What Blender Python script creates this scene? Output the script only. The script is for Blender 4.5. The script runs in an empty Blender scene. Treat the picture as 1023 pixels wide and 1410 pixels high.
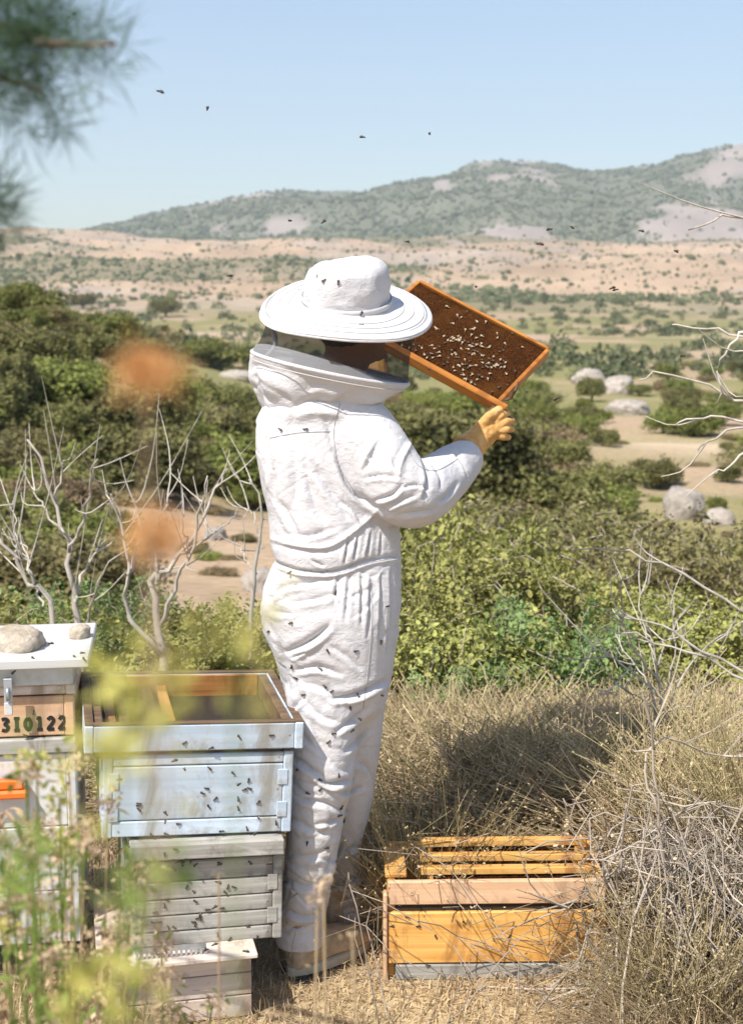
import bpy, math, random
import numpy as np
from mathutils import Vector, Matrix, Euler

# ------------------------------------------------------------------ camera, sky, sun, exposure
S = bpy.context.scene
COL = S.collection
FPX, CX, CY = 1958.0, 511.5, 705.0            # focal length and centre in photograph pixels
CAMZ = 1.75
TH = math.atan((CY - 410.0) / FPX)            # camera tilts down; eye level at row 410
cam = bpy.data.cameras.new('camera'); camo = bpy.data.objects.new('camera', cam); COL.objects.link(camo)
cam.sensor_fit = 'VERTICAL'; cam.sensor_height = 36.0; cam.lens = 36.0 * FPX / 1410.0
camo.location = (0, 0, CAMZ); camo.rotation_euler = (math.radians(90) - TH, 0, 0)
cam.clip_start = 0.05; cam.clip_end = 20000
cam.dof.use_dof = True; cam.dof.focus_distance = 3.55; cam.dof.aperture_fstop = 5.6
S.camera = camo

SUN_EL = math.radians(53)
SUN_H = Vector((-0.62, -0.785, 0)).normalized()
SUN = Vector((SUN_H.x * math.cos(SUN_EL), SUN_H.y * math.cos(SUN_EL), math.sin(SUN_EL)))
w = bpy.data.worlds.new('World'); S.world = w; w.use_nodes = True
nt = w.node_tree; bgn = nt.nodes['Background']
sky = nt.nodes.new('ShaderNodeTexSky'); sky.sky_type = 'NISHITA'; sky.sun_disc = False
sky.sun_elevation = SUN_EL; sky.sun_rotation = math.atan2(SUN_H.x, SUN_H.y) % (2 * math.pi)
sky.altitude = 300; sky.air_density = 1.0; sky.dust_density = 1.2; sky.ozone_density = 0.4
nt.links.new(sky.outputs[0], bgn.inputs[0]); bgn.inputs[1].default_value = 0.125
sl = bpy.data.lights.new('sun', 'SUN'); slo = bpy.data.objects.new('sun', sl); COL.objects.link(slo)
sl.energy = 4.4; sl.angle = math.radians(0.5); sl.color = (1.0, 0.95, 0.87)
slo.rotation_euler = SUN.to_track_quat('Z', 'Y').to_euler()
vs = S.view_settings
vs.view_transform = 'Standard'; vs.look = 'None'; vs.gamma = 1.0; vs.exposure = 0.55; vs.use_curve_mapping = False
S.render.engine = 'CYCLES'
S.cycles.use_denoising = True
S.cycles.use_adaptive_sampling = True; S.cycles.adaptive_threshold = 0.02
S.cycles.max_bounces = 6; S.cycles.diffuse_bounces = 3; S.cycles.transparent_max_bounces = 12
S.cycles.volume_bounces = 0; S.cycles.transmission_bounces = 3; S.cycles.glossy_bounces = 2

rng = np.random.default_rng(7)
random.seed(7)
cT, sT = math.cos(TH), math.sin(TH)

def ray(px, py):
    a, b = (px - CX) / FPX, (CY - py) / FPX
    return np.array([a, cT + sT * b, -sT + cT * b])
def P(px, py, Y):                             # point seen at a pixel, on the upright plane at distance Y
    d = ray(px, py); return np.array([0, 0, CAMZ]) + d * (Y / d[1])
def ZP(py, Y): return P(CX, py, Y)[2]
def M(px, Y): return px * Y / FPX             # pixels to metres at distance Y
def proj(V):                                  # world -> photograph pixels
    V = np.asarray(V, float) - np.array([0, 0, CAMZ])
    dep = V[:, 1] * cT - V[:, 2] * sT; up = V[:, 1] * sT + V[:, 2] * cT
    return np.stack([CX + FPX * V[:, 0] / dep, CY - FPX * up / dep], 1)

# ------------------------------------------------------------------ noise
def _h(ix, iy, iz):
    n = (ix * 73856093) ^ (iy * 19349663) ^ (iz * 83492791)
    n = (n ^ (n >> 13)) * 1274126177
    n = n & 0x7fffffff
    return ((n ^ (n >> 16)) & 0xffff) / 65535.0
def vnoise(p):
    p = np.asarray(p, float); i = np.floor(p).astype(np.int64); f = p - i; f = f * f * (3 - 2 * f)
    r = 0
    for dx in (0, 1):
        for dy in (0, 1):
            for dz in (0, 1):
                wgt = (f[..., 0] if dx else 1 - f[..., 0]) * (f[..., 1] if dy else 1 - f[..., 1]) * (f[..., 2] if dz else 1 - f[..., 2])
                r = r + wgt * _h(i[..., 0] + dx, i[..., 1] + dy, i[..., 2] + dz)
    return r * 2 - 1
def fbm(p, o=4):
    p = np.asarray(p, float); r = 0; a = 1; s = 0
    for k in range(o):
        r = r + a * vnoise(p + 17.3 * k); s += a; a *= .5; p = p * 2.03
    return r / s
def sstep(a, b, x):
    t = np.clip((x - a) / (b - a), 0, 1); return t * t * (3 - 2 * t)

# ------------------------------------------------------------------ mesh helpers
def mesh_np(name, V, F, cols=None, smooth=False, mats=(), midx=None):
    """V (n,3); F list of arrays (m,k) of polygons; cols per-vertex (n,3)"""
    me = bpy.data.meshes.new(name)
    V = np.asarray(V, np.float32)
    if not isinstance(F, (list, tuple)): F = [F]
    F = [np.asarray(f, np.int32) for f in F if len(f)]
    nl = sum(f.size for f in F); npol = sum(len(f) for f in F)
    me.vertices.add(len(V)); me.vertices.foreach_set('co', V.ravel())
    me.loops.add(nl); me.loops.foreach_set('vertex_index', np.concatenate([f.ravel() for f in F]))
    me.polygons.add(npol)
    tot = np.concatenate([np.full(len(f), f.shape[1], np.int32) for f in F])
    st = np.concatenate([[0], np.cumsum(tot)[:-1]]).astype(np.int32)
    me.polygons.foreach_set('loop_start', st)
    me.polygons.foreach_set('use_smooth', np.full(npol, bool(smooth)))
    if midx is not None: me.polygons.foreach_set('material_index', np.asarray(midx, np.int32))
    me.update(calc_edges=True)
    if cols is not None:
        ca = me.color_attributes.new('Col', 'FLOAT_COLOR', 'POINT')
        c4 = np.ones((len(V), 4), np.float32); c4[:, :3] = cols
        ca.data.foreach_set('color', c4.ravel())
    for m in mats: me.materials.append(m)
    return me
def link(name, me, parent=None, kind=None, label=None, cat=None, group=None):
    o = bpy.data.objects.new(name, me); COL.objects.link(o)
    if parent is not None: o.parent = parent
    tag(o, label, cat, group, kind); return o
def tag(o, label=None, cat=None, group=None, kind=None):
    if label: o['label'] = label
    if cat: o['category'] = cat
    if group: o['group'] = group
    if kind: o['kind'] = kind
def empty(name, loc, label=None, cat=None, group=None, rot=(0, 0, 0)):
    o = bpy.data.objects.new(name, None); COL.objects.link(o); o.location = loc; o.rotation_euler = rot
    tag(o, label, cat, group); return o
def copy_tree(o, parent=None):
    c = o.copy(); COL.objects.link(c)
    if parent is not None: c.parent = parent
    for ch in o.children: copy_tree(ch, c)
    return c

class MB:                                     # collects solids for one mesh
    def __init__(s): s.v = []; s.f = {3: [], 4: []}; s.n = 0
    def add(s, V, *Fs):
        V = np.asarray(V, float); s.v.append(V)
        for f in Fs:
            f = np.asarray(f)
            if f.size: s.f.setdefault(f.shape[1], []).append(f + s.n)
        s.n += len(V); return s
    def box(s, lo, hi, M4=None, ch=0.0):
        lo = np.array(lo, float); hi = np.array(hi, float); c = ch
        if c <= 0:
            V = np.array([[x, y, z] for z in (lo[2], hi[2]) for y in (lo[1], hi[1]) for x in (lo[0], hi[0])])
            F = [[0, 2, 3, 1], [4, 5, 7, 6], [0, 1, 5, 4], [2, 6, 7, 3], [0, 4, 6, 2], [1, 3, 7, 5]]
            if M4 is not None: V = V @ np.array(M4.to_3x3()).T + np.array(M4.translation)
            return s.add(V, F)
        # bevelled box: each corner split in three
        idx = {}; V = []
        for ix in (0, 1):
            for iy in (0, 1):
                for iz in (0, 1):
                    p = np.array([(lo, hi)[ix][0], (lo, hi)[iy][1], (lo, hi)[iz][2]])
                    sg = np.array([1 - 2 * ix, 1 - 2 * iy, 1 - 2 * iz])
                    for a in range(3):        # a = axis whose face this vert lies on
                        q = p + sg * c; q[a] = p[a]; idx[ix, iy, iz, a] = len(V); V.append(q)
        Q, T = [], []
        for a in range(3):
            b, d = (a + 1) % 3, (a + 2) % 3
            for sa in (0, 1):
                k = []
                for sb, sd in ((0, 0), (1, 0), (1, 1), (0, 1)):
                    t = [0, 0, 0]; t[a] = sa; t[b] = sb; t[d] = sd; k.append(idx[t[0], t[1], t[2], a])
                Q.append(k if sa else k[::-1])
            for sb in (0, 1):                 # edges along a, between faces b and d
                for sd in (0, 1):
                    t0 = [0, 0, 0]; t0[b] = sb; t0[d] = sd; t1 = list(t0); t1[a] = 1
                    k = [idx[(*t0, b)], idx[(*t1, b)], idx[(*t1, d)], idx[(*t0, d)]]
                    Q.append(k if (sb ^ sd) else k[::-1])
        for ix in (0, 1):
            for iy in (0, 1):
                for iz in (0, 1):
                    k = [idx[ix, iy, iz, 0], idx[ix, iy, iz, 1], idx[ix, iy, iz, 2]]
                    T.append(k if (ix + iy + iz) % 2 else k[::-1])
        V = np.array(V)
        if M4 is not None: V = V @ np.array(M4.to_3x3()).T + np.array(M4.translation)
        return s.add(V, Q, T)
    def loft(s, rings, closed=True, caps=True):
        n = len(rings[0]); V = np.concatenate(rings); Q = []
        for i in range(len(rings) - 1):
            for j in range(n if closed else n - 1):
                k = (j + 1) % n; Q.append([i * n + j, i * n + k, (i + 1) * n + k, (i + 1) * n + j])
        T = []
        if caps:
            a = len(V); V = np.concatenate([V, [np.mean(rings[0], 0)], [np.mean(rings[-1], 0)]])
            for j in range(n):
                k = (j + 1) % n; T.append([a, k, j]); b = (len(rings) - 1) * n; T.append([a + 1, b + j, b + k])
        return s.add(V, Q, T) if T else s.add(V, Q)
    def tube(s, pts, r, n=8):
        pts = np.asarray(pts, float)[None]; r = np.broadcast_to(np.asarray(r, float), (1, pts.shape[1]))
        V, Fq, Ft = tubes(pts, r, n); return s.add(V, Fq, Ft)
    def ball(s, c, r, n=10, m=7, R=None):
        r = np.broadcast_to(np.asarray(r, float), 3)
        rings = []
        for i in range(m):
            a = math.pi * (i + .5) / m; t = np.arange(n) * 2 * math.pi / n
            rings.append(np.stack([np.sin(a) * np.cos(t), np.sin(a) * np.sin(t), np.full(n, -np.cos(a))], 1) * r)
        if R is not None: rings = [q @ np.array(R).T for q in rings]
        return s.loft([q + np.array(c) for q in rings])
    def capsule(s, a, b, ra, rb, n=12):
        a = np.array(a, float); b = np.array(b, float); d = b - a; L = np.linalg.norm(d); d = d / max(L, 1e-9)
        rr, pp = [], []
        for t in (-.98, -.7, -.35, 0): pp.append(a + d * ra * t); rr.append(ra * math.sqrt(1 - t * t))
        for t in (0, .35, .7, .98): pp.append(b + d * rb * t); rr.append(rb * math.sqrt(1 - t * t))
        return s.tube(pp, rr, n)
    def me(s, name, mats=(), smooth=False):
        return mesh_np(name, np.concatenate(s.v), [np.concatenate(f) for f in s.f.values() if f], smooth=smooth, mats=mats)
    def obj(s, name, mat, parent=None, smooth=False, **k): return link(name, s.me(name, (mat,) if mat else (), smooth), parent, **k)

def tubes(pts, rad, n=3, cap=True):
    """pts (N,k,3), rad (N,k) -> vertices, quads, tris"""
    N, K, _ = pts.shape
    tan = np.gradient(pts, axis=1); tan /= np.linalg.norm(tan, axis=2, keepdims=True) + 1e-9
    ref = np.where(np.abs(tan[:, :1, 2:3]) > .9, np.array([1., 0, 0]), np.array([0, 0, 1.]))
    ref = np.broadcast_to(ref, tan.shape)
    u = np.cross(tan, ref); u /= np.linalg.norm(u, axis=2, keepdims=True) + 1e-9
    v = np.cross(tan, u)
    a = np.arange(n) * 2 * math.pi / n
    V = pts[:, :, None] + rad[:, :, None, None] * (u[:, :, None] * np.cos(a)[None, None, :, None] + v[:, :, None] * np.sin(a)[None, None, :, None])
    V = V.reshape(-1, 3)
    b = (np.arange(N) * K * n)[:, None, None]; i = (np.arange(K - 1) * n)[None, :, None]; j = np.arange(n)[None, None, :]; j2 = (j + 1) % n
    Q = np.stack([b + i + j, b + i + j2, b + i + n + j2, b + i + n + j], -1).reshape(-1, 4)
    if n == 3:
        T = np.concatenate([np.stack([b[:, 0, 0] + 2, b[:, 0, 0] + 1, b[:, 0, 0]], -1), np.stack([b[:, 0, 0] + (K - 1) * n + q for q in range(3)], -1)])
        return V, Q, T
    T = []
    for e, sgn in ((0, -1), ((K - 1) * n, 1)):
        for q in range(1, n - 1):
            t = [b[:, 0, 0] + e, b[:, 0, 0] + e + q, b[:, 0, 0] + e + q + 1]
            T.append(np.stack(t if sgn > 0 else t[::-1], -1))
    return V, Q, np.concatenate(T)

def spline(ctrl, k):                           # smooth polyline through control points
    c = np.asarray(ctrl, float); n = len(c); t = np.linspace(0, n - 1, k); out = []
    for x in t:
        i = min(int(x), n - 2); f = x - i
        p0 = c[max(i - 1, 0)]; p1 = c[i]; p2 = c[i + 1]; p3 = c[min(i + 2, n - 1)]
        out.append(.5 * ((2 * p1) + (-p0 + p2) * f + (2 * p0 - 5 * p1 + 4 * p2 - p3) * f * f + (-p0 + 3 * p1 - 3 * p2 + p3) * f ** 3))
    return np.array(out)

# ------------------------------------------------------------------ materials
def mat(name, col=(.5, .5, .5), rough=.8, spec=.3):
    m = bpy.data.materials.new(name); m.use_nodes = True
    b = m.node_tree.nodes['Principled BSDF']
    b.inputs['Base Color'].default_value = (*col, 1); b.inputs['Roughness'].default_value = rough
    b.inputs['Specular IOR Level'].default_value = spec
    return m
def N(m, t, **k):
    n = m.node_tree.nodes.new(t)
    for a, v in k.items():
        if a in n.inputs.keys(): n.inputs[a].default_value = v
        else: setattr(n, a, v)
    return n
def L(m, a, b): m.node_tree.links.new(a, b)
def coords(m, scale=(1, 1, 1), gen='Object'):
    tc = N(m, 'ShaderNodeTexCoord'); mp = N(m, 'ShaderNodeMapping'); mp.inputs['Scale'].default_value = scale
    L(m, tc.outputs[gen], mp.inputs['Vector']); return mp.outputs[0]
def ramp(m, src, stops):
    r = N(m, 'ShaderNodeValToRGB'); el = r.color_ramp.elements
    while len(el) < len(stops): el.new(.5)
    for e, (p, c) in zip(el, stops): e.position = p; e.color = (*c, 1) if len(c) == 3 else c
    L(m, src, r.inputs[0]); return r.outputs[0]
def mixc(m, f, a, b, mode='MIX'):
    n = N(m, 'ShaderNodeMix', data_type='RGBA', blend_type=mode)
    for s, v in ((n.inputs[0], f), (n.inputs[6], a), (n.inputs[7], b)):
        if hasattr(v, 'is_linked'): L(m, v, s)
        else: s.default_value = v if not isinstance(v, tuple) else (*v, 1)
    return n.outputs[2]
def noise(m, vec, scale, detail=4, rough=.55, dist=0):
    n = N(m, 'ShaderNodeTexNoise', Scale=scale, Detail=detail, Roughness=rough, Distortion=dist); L(m, vec, n.inputs['Vector']); return n.outputs['Fac']
def bump(m, h, strength=.3, dist=.01):
    b = N(m, 'ShaderNodeBump', Strength=strength, Distance=dist); L(m, h, b.inputs['Height']); L(m, b.outputs[0], bs(m).inputs['Normal'])
def bs(m): return m.node_tree.nodes['Principled BSDF']

def wood_mat(name, c1, c2, rough=.7, grain=(2.5, 60, 60), wear=None, wear_amt=.5, stain=None):
    """grain runs along local x; wear = colour showing through, stain = dark blotches"""
    m = mat(name, c1, rough); v = coords(m, grain); n1 = noise(m, v, 1.0, 6, .6, .4)
    c = ramp(m, n1, [(.36, c1), (.64, c2)])
    oi = N(m, 'ShaderNodeObjectInfo')
    hv = N(m, 'ShaderNodeHueSaturation'); L(m, c, hv.inputs['Color'])
    mr = N(m, 'ShaderNodeMapRange'); mr.inputs['To Min'].default_value = .86; mr.inputs['To Max'].default_value = 1.12
    L(m, oi.outputs['Random'], mr.inputs['Value']); L(m, mr.outputs[0], hv.inputs['Value']); c = hv.outputs[0]
    v2 = coords(m, (6, 14, 14)); n2 = noise(m, v2, 1.3, 6, .65, .6)
    if wear is not None:
        f = ramp(m, n2, [(wear_amt, (0, 0, 0)), (wear_amt + .14, (1, 1, 1))]); c = mixc(m, f, c, wear)
    if stain is not None:
        n3 = noise(m, coords(m, (9, 9, 5)), 1.0, 5, .7, .8)
        f = ramp(m, n3, [(.50, (0, 0, 0)), (.66, (.8, .8, .8))]); c = mixc(m, f, c, stain)
    L(m, c, bs(m).inputs['Base Color']); bump(m, n1, .5, .002); return m

def leaf_mat(name, dark, light, trans=.3, var=.5, rough=.6):
    """colour runs from dark to light with the leaf's own random value in Col"""
    m = mat(name, light, rough, .25)
    at = N(m, 'ShaderNodeAttribute', attribute_name='Col')
    c = mixc(m, at.outputs['Fac'], dark, light)
    oi = N(m, 'ShaderNodeObjectInfo'); hv = N(m, 'ShaderNodeHueSaturation')
    mr = N(m, 'ShaderNodeMapRange'); mr.inputs['To Min'].default_value = 1 - .35 * var; mr.inputs['To Max'].default_value = 1 + .35 * var
    L(m, oi.outputs['Random'], mr.inputs['Value']); L(m, mr.outputs[0], hv.inputs['Value'])
    mh = N(m, 'ShaderNodeMapRange'); mh.inputs['To Min'].default_value = .5 - .02 * var; mh.inputs['To Max'].default_value = .5 + .012 * var
    L(m, oi.outputs['Random'], mh.inputs['Value']); L(m, mh.outputs[0], hv.inputs['Hue'])
    L(m, c, hv.inputs['Color']); c = hv.outputs[0]; L(m, c, bs(m).inputs['Base Color'])
    tr = N(m, 'ShaderNodeBsdfTranslucent'); L(m, c, tr.inputs['Color'])
    mx = N(m, 'ShaderNodeMixShader'); mx.inputs[0].default_value = trans
    L(m, bs(m).outputs[0], mx.inputs[1]); L(m, tr.outputs[0], mx.inputs[2])
    L(m, mx.outputs[0], m.node_tree.nodes['Material Output'].inputs['Surface'])
    return m
def attr_mat(name, rough=.9, nscale=None, namt=.25, bumpd=None):
    m = mat(name, (.5, .5, .5), rough, .15)
    at = N(m, 'ShaderNodeAttribute', attribute_name='Col'); c = at.outputs['Color']
    if nscale:
        n = noise(m, coords(m), nscale, 8, .65)
        f = ramp(m, n, [(.25, (1 - namt,) * 3), (.75, (1 + namt,) * 3)]); c = mixc(m, 1.0, c, f, 'MULTIPLY')
        if bumpd: bump(m, n, .6, bumpd)
    L(m, c, bs(m).inputs['Base Color']); return m

M_bark = wood_mat('bark', (.10, .075, .055), (.20, .16, .125), .95, (9, 9, 2))
M_dead = wood_mat('dead_wood', (.34, .30, .25), (.56, .51, .44), .9, (20, 20, 5), wear=(.24, .21, .18), wear_amt=.58)
M_deadd = wood_mat('dead_twig', (.26, .21, .16), (.46, .40, .32), .9, (20, 20, 5))
M_oak = leaf_mat('oak_leaf', (.028, .034, .010), (.29, .28, .095), .22)
M_green = leaf_mat('green_leaf', (.036, .055, .012), (.31, .33, .085), .3)
M_lime = leaf_mat('lime_leaf', (.14, .16, .035), (.34, .36, .10), .35)
M_olive = leaf_mat('olive_scrub_leaf', (.07, .065, .025), (.38, .34, .14), .3)
M_brown = leaf_mat('brown_scrub_leaf', (.11, .08, .035), (.44, .34, .18), .25)
M_bramble = leaf_mat('bramble_leaf', (.065, .08, .014), (.58, .57, .18), .32)
M_bright = leaf_mat('bright_leaf', (.10, .17, .045), (.34, .44, .17), .35)
M_straw = leaf_mat('straw', (.30, .21, .11), (.74, .58, .36), .25, .35)
M_dry = leaf_mat('dry_shrub_stem', (.27, .19, .10), (.80, .63, .41), .2, .4)
M_drygreen = leaf_mat('dry_olive_stem', (.25, .20, .09), (.62, .51, .28), .25, .4)
M_drydark = leaf_mat('dark_dry_stem', (.10, .075, .045), (.34, .25, .15), .15, .5)
M_weed = leaf_mat('weed_leaf', (.10, .16, .03), (.32, .40, .10), .4)
M_seed = leaf_mat('seed_head', (.40, .27, .15), (.75, .60, .42), .3)
M_yellow = leaf_mat('yellow_flower', (.46, .44, .10), (.74, .70, .22), .4)
M_rust = leaf_mat('rust_flower_head', (.50, .25, .10), (.78, .46, .20), .3)
M_pine = leaf_mat('pine_needle', (.02, .05, .025), (.085, .145, .07), .2)
M_rock = mat('granite', (.5, .45, .4), .95, .1)
_n = noise(M_rock, coords(M_rock), 3.2, 10, .68); _c = ramp(M_rock, _n, [(.3, (.22, .19, .165)), (.5, (.40, .35, .30)), (.72, (.54, .49, .43))])
L(M_rock, _c, bs(M_rock).inputs['Base Color']); bump(M_rock, _n, .9, .12)

# ------------------------------------------------------------------ terrain
_py = [-12, 0, 3, 4.6, 6, 8, 12, 20, 40, 70, 120, 250, 400, 600, 900, 1250, 1520, 1750, 2100, 2600, 5000]
_pz = [.15, .03, 0, 0, -.10, -.45, -1.1, -2.2, -3.6, -5.0, -6.6, -8.2, -7.4, 0, 22, 46, 57, 50, 60, 90, 100]
def HGT(x, y, detail=True):
    x = np.asarray(x, float); y = np.asarray(y, float)
    z = np.interp(y, _py, _pz)
    s = x / np.maximum(y, 3.0)
    # the left flank stands higher
    z = z + 6.2 * sstep(.04, .27, -s) * sstep(16, 70, y) * (1 - sstep(160, 420, y))
    z = z + 13 * sstep(.08, .3, -s) * sstep(700, 1400, y) * (1 - sstep(1700, 2100, y))
    # far mountain, rising to the right
    px = CX + s * FPX
    ridge = np.interp(px, [-700, 0, 180, 350, 450, 580, 650, 720, 790, 850, 930, 1023, 1300, 1900], [395, 345, 319, 285, 271, 250, 240, 235, 243, 248, 238, 226, 212, 215])
    top = (410 - ridge) / FPX * 3400
    z = np.where(y > 1700, np.maximum(z, 50 + (top - 50) * sstep(1800, 3400, y) - .10 * np.maximum(y - 3450, 0)), z)
    if detail:
        p = np.stack([x, y, np.zeros_like(x)], -1)
        z = z + fbm(p * .9, 3) * .05 * sstep(2, 5, y) + fbm(p * .12 + 3, 4) * .55 * sstep(8, 30, y)
        z = z + fbm(p * .012 + 9, 5) * 9 * sstep(300, 900, y) + fbm(p * .004 + 5, 5) * 26 * sstep(1900, 2700, y)
        z = z + 13 * (.3 - np.abs(fbm(p * .0075 + 2, 4))) * sstep(500, 800, y) * (1 - sstep(1700, 2000, y)) + 60 * (.25 - np.abs(fbm(p * .0026 + 7, 4))) * sstep(1900, 2500, y)
    return z
def G(px, py):                                 # where the view ray of a pixel meets the ground
    d = ray(px, py); t = np.geomspace(2, 4500, 4000)
    q = np.array([0, 0, CAMZ])[None] + d[None] * t[:, None]
    hit = np.nonzero(q[:, 2] < HGT(q[:, 0], q[:, 1]))[0]
    return q[hit[0]] if len(hit) else q[-1]

rows = np.concatenate([np.arange(-8, 2, .5), np.arange(2, 12, .14), 12 * np.exp(np.arange(0, math.log(4600 / 12), .0165))])
cols_t = np.linspace(-1, 1, 301); cols_t = np.sign(cols_t) * np.abs(cols_t) ** 1.4
gx = cols_t[None] * (7 + .80 * np.maximum(rows, 0))[:, None]; gy = np.broadcast_to(rows[:, None], gx.shape)
gz = HGT(gx, gy)
V = np.stack([gx, gy, gz], -1).reshape(-1, 3)
nr, nc = gx.shape
ii = (np.arange(nr - 1)[:, None] * nc + np.arange(nc - 1)[None]).reshape(-1)
Fq = np.stack([ii, ii + 1, ii + nc + 1, ii + nc], -1)
def scrub_mask(x, y):                          # where woody scrub covers the far slopes
    p = np.stack([x, y * .6, np.zeros_like(x)], -1)
    a = fbm(p * .006 + 2, 5) + .25 * fbm(p * .03, 4)
    px = CX + x / np.maximum(y, 3) * FPX
    mount = sstep(1750, 2000, y)
    s_ = sstep(.02, .2, a + .42 * mount * (1 - sstep(820, 1000, px)) - .20 * (y > 480) * (y < 1750))
    return s_
x_, y_ = V[:, 0], V[:, 1]
p_ = V * np.array([1, 1, 0])
soil = np.array([.46, .33, .22]); tan = np.array([.43, .31, .21]); straw = np.array([.50, .385, .225]); grn = np.array([.115, .135, .05]); rk = np.array([.36, .31, .27])
n1 = fbm(p_ * .35, 4)[:, None]; n2 = fbm(p_ * .05 + 4, 4)[:, None]; n3 = fbm(p_ * .02 + 8, 5)[:, None]
c = soil * .75 + (straw * .9 - soil * .75) * sstep(-.3, .3, n1 + .5 * fbm(p_ * 3.1, 3)[:, None])
far = sstep(9, 25, y_)[:, None]
mid = soil * .9 + (np.array([.24, .22, .09]) - soil * .9) * sstep(-.5, .05, n2) 
c = c * (1 - far) + mid * far
# sandy clearing on the right and bare strips in the valley
sand = np.exp(-(((x_ - 13.5) / 3.6) ** 2 + ((y_ - 60) / 7) ** 2))[:, None] + .8 * np.exp(-((y_ - 330) / 50) ** 2)[:, None] * sstep(-.1, .3, n3)
c = c + (np.array([.52, .40, .27]) - c) * np.clip(sand * 1.3, 0, 1)
hill = sstep(420, 600, y_)[:, None]
hc = tan * (1 + .35 * n3 + .25 * fbm(p_ * .11 + 6, 4)[:, None]) + (rk - tan) * sstep(.0, .4, fbm(p_ * .015 + 1, 5))[:, None] * .6
sm = scrub_mask(x_, y_)[:, None]
mt = sstep(1750, 2300, y_)[:, None]; hc = hc + (np.array([.37, .32, .29]) * (1 + .35 * fbm(p_ * .012 + 3, 5)[:, None]) - hc) * mt * .8
hc = hc + (np.array([.10, .125, .06]) - hc) * sm * (.55 + .2 * mt)
c = c * (1 - hill) + hc * hill
M_ground = attr_mat('ground_soil', .95, 5.0, .32, .03)
link('ground', mesh_np('ground', V, Fq, cols=np.clip(c, .02, 1), smooth=True, mats=(M_ground,)), kind='structure')

# ------------------------------------------------------------------ leaves, crowns, bushes
LEAF4 = np.array([[0, 0, 0], [.32, .5, .06], [0, 1, -.04], [-.32, .5, .06]])
LEAF6 = np.array([[0, 0, 0], [.30, .30, .07], [.26, .68, .05], [0, 1, -.08], [-.26, .68, .05], [-.30, .30, .07]])
def rand_rot(n, up=None, spread=1.0, r=rng):
    """random orthonormal frames (n,3,3) columns x,y,z; z near 'up' rows when given"""
    z = r.normal(size=(n, 3)) * spread
    if up is not None: z = z + up
    z /= np.linalg.norm(z, axis=1, keepdims=True) + 1e-9
    a = r.normal(size=(n, 3)); x = np.cross(a, z); x /= np.linalg.norm(x, axis=1, keepdims=True) + 1e-9
    y = np.cross(z, x); return np.stack([x, y, z], -1)
def leaves(pos, R, size, shape=LEAF4, val=None, r=rng):
    n = len(pos); k = len(shape)
    Vv = (pos[:, None] + np.einsum('nij,kj->nki', R, shape) * np.broadcast_to(size, (n,))[:, None, None]).reshape(-1, 3)
    b = (np.arange(n) * k)[:, None]
    if k == 4: Ff = [b + np.array([[0, 1, 2, 3]])]
    else: Ff = [b + np.array([[0, 1, 2, 3]]), b + np.array([[0, 3, 4, 5]])]
    if val is None: val = r.random(n)
    return Vv, np.concatenate(Ff), np.repeat(val, k)
def crown_mesh(name, n, lobes, leaf, seed, m, shape=LEAF4, flat=1.0, droop=.5):
    """leaf-sized faces through the outer volume of many small lobes; unit half-width, base at z=0"""
    r = np.random.default_rng(seed); P_, U_, Vl = [], [], []
    k = lobes
    a = r.random(k) * 2 * math.pi; rad = np.sqrt(r.random(k)) * .72; hz = r.random(k)
    cz = (.32 + .62 * hz * np.sqrt(np.clip(1 - rad ** 2, .05, 1))) * flat
    cs = np.stack([rad * np.cos(a), rad * np.sin(a), cz], 1); rs = (.22 + .2 * r.random(k)) * (1.1 - .25 * hz)
    per = n // k
    for i in range(k):
        d = r.normal(size=(per, 3)); d /= np.linalg.norm(d, axis=1, keepdims=True); d[:, 2] = np.where(d[:, 2] < -.55, -d[:, 2], d[:, 2])
        q = rs[i] * (1 - .5 * r.random(per) ** 2.0) * (1 + .25 * vnoise(d * 2.5 + i * 7))
        P_.append(cs[i] + d * q[:, None] * np.array([1, 1, .85])); U_.append(d); Vl.append(np.clip(.2 + .6 * r.random() + .5 * (r.random(per) - .5), 0, 1))
    for _ in range(55):                        # stray sprigs past the outline
        i = r.integers(k); d = r.normal(size=3); d /= np.linalg.norm(d); d[2] = abs(d[2]); m_ = 14
        ext = rs[i] * (.85 + np.linspace(0, .55 + .4 * r.random(), m_)); P_.append(cs[i] + d * ext[:, None] + r.normal(size=(m_, 3)) * .018); U_.append(np.repeat(d[None], m_, 0)); Vl.append(np.clip(.5 + .4 * r.random(m_), 0, 1))
    Pp = np.concatenate(P_); Uu = np.concatenate(U_); vv = np.concatenate(Vl)
    Pp[:, 2] = np.maximum(Pp[:, 2], .02)
    Vv, Ff, cv = leaves(Pp, rand_rot(len(Pp), Uu * 1.1 + np.array([0, 0, .5]), .75, r), leaf * (.7 + .6 * r.random(len(Pp))), shape, vv, r)
    return mesh_np(name, Vv, Ff, cols=np.repeat(cv[:, None], 3, 1), mats=(m,))
def limb_mesh(name, seed, m, k=7, h=.75, r0=.07):
    r = np.random.default_rng(seed); pts, rad = [], []
    tr = spline([[0, 0, -.15], [.03, .02, h * .25], [r.normal() * .05, r.normal() * .05, h * .55]], 6); pts.append(tr); rad.append(np.linspace(r0, r0 * .6, 6))
    for i in range(k):
        a = i * 2.4 + r.random(); b = tr[2 + i % 4]; e = np.array([math.cos(a) * .6, math.sin(a) * .6, h * (.7 + .35 * r.random())])
        pts.append(spline([b, (b + e) / 2 + r.normal(size=3) * .07, e], 6)); rad.append(np.linspace(r0 * .5, r0 * .1, 6))
    V_, Q, T = tubes(np.array(pts), np.array(rad), 5); return mesh_np(name, V_, [Q, T], smooth=True, mats=(m,))

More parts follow.
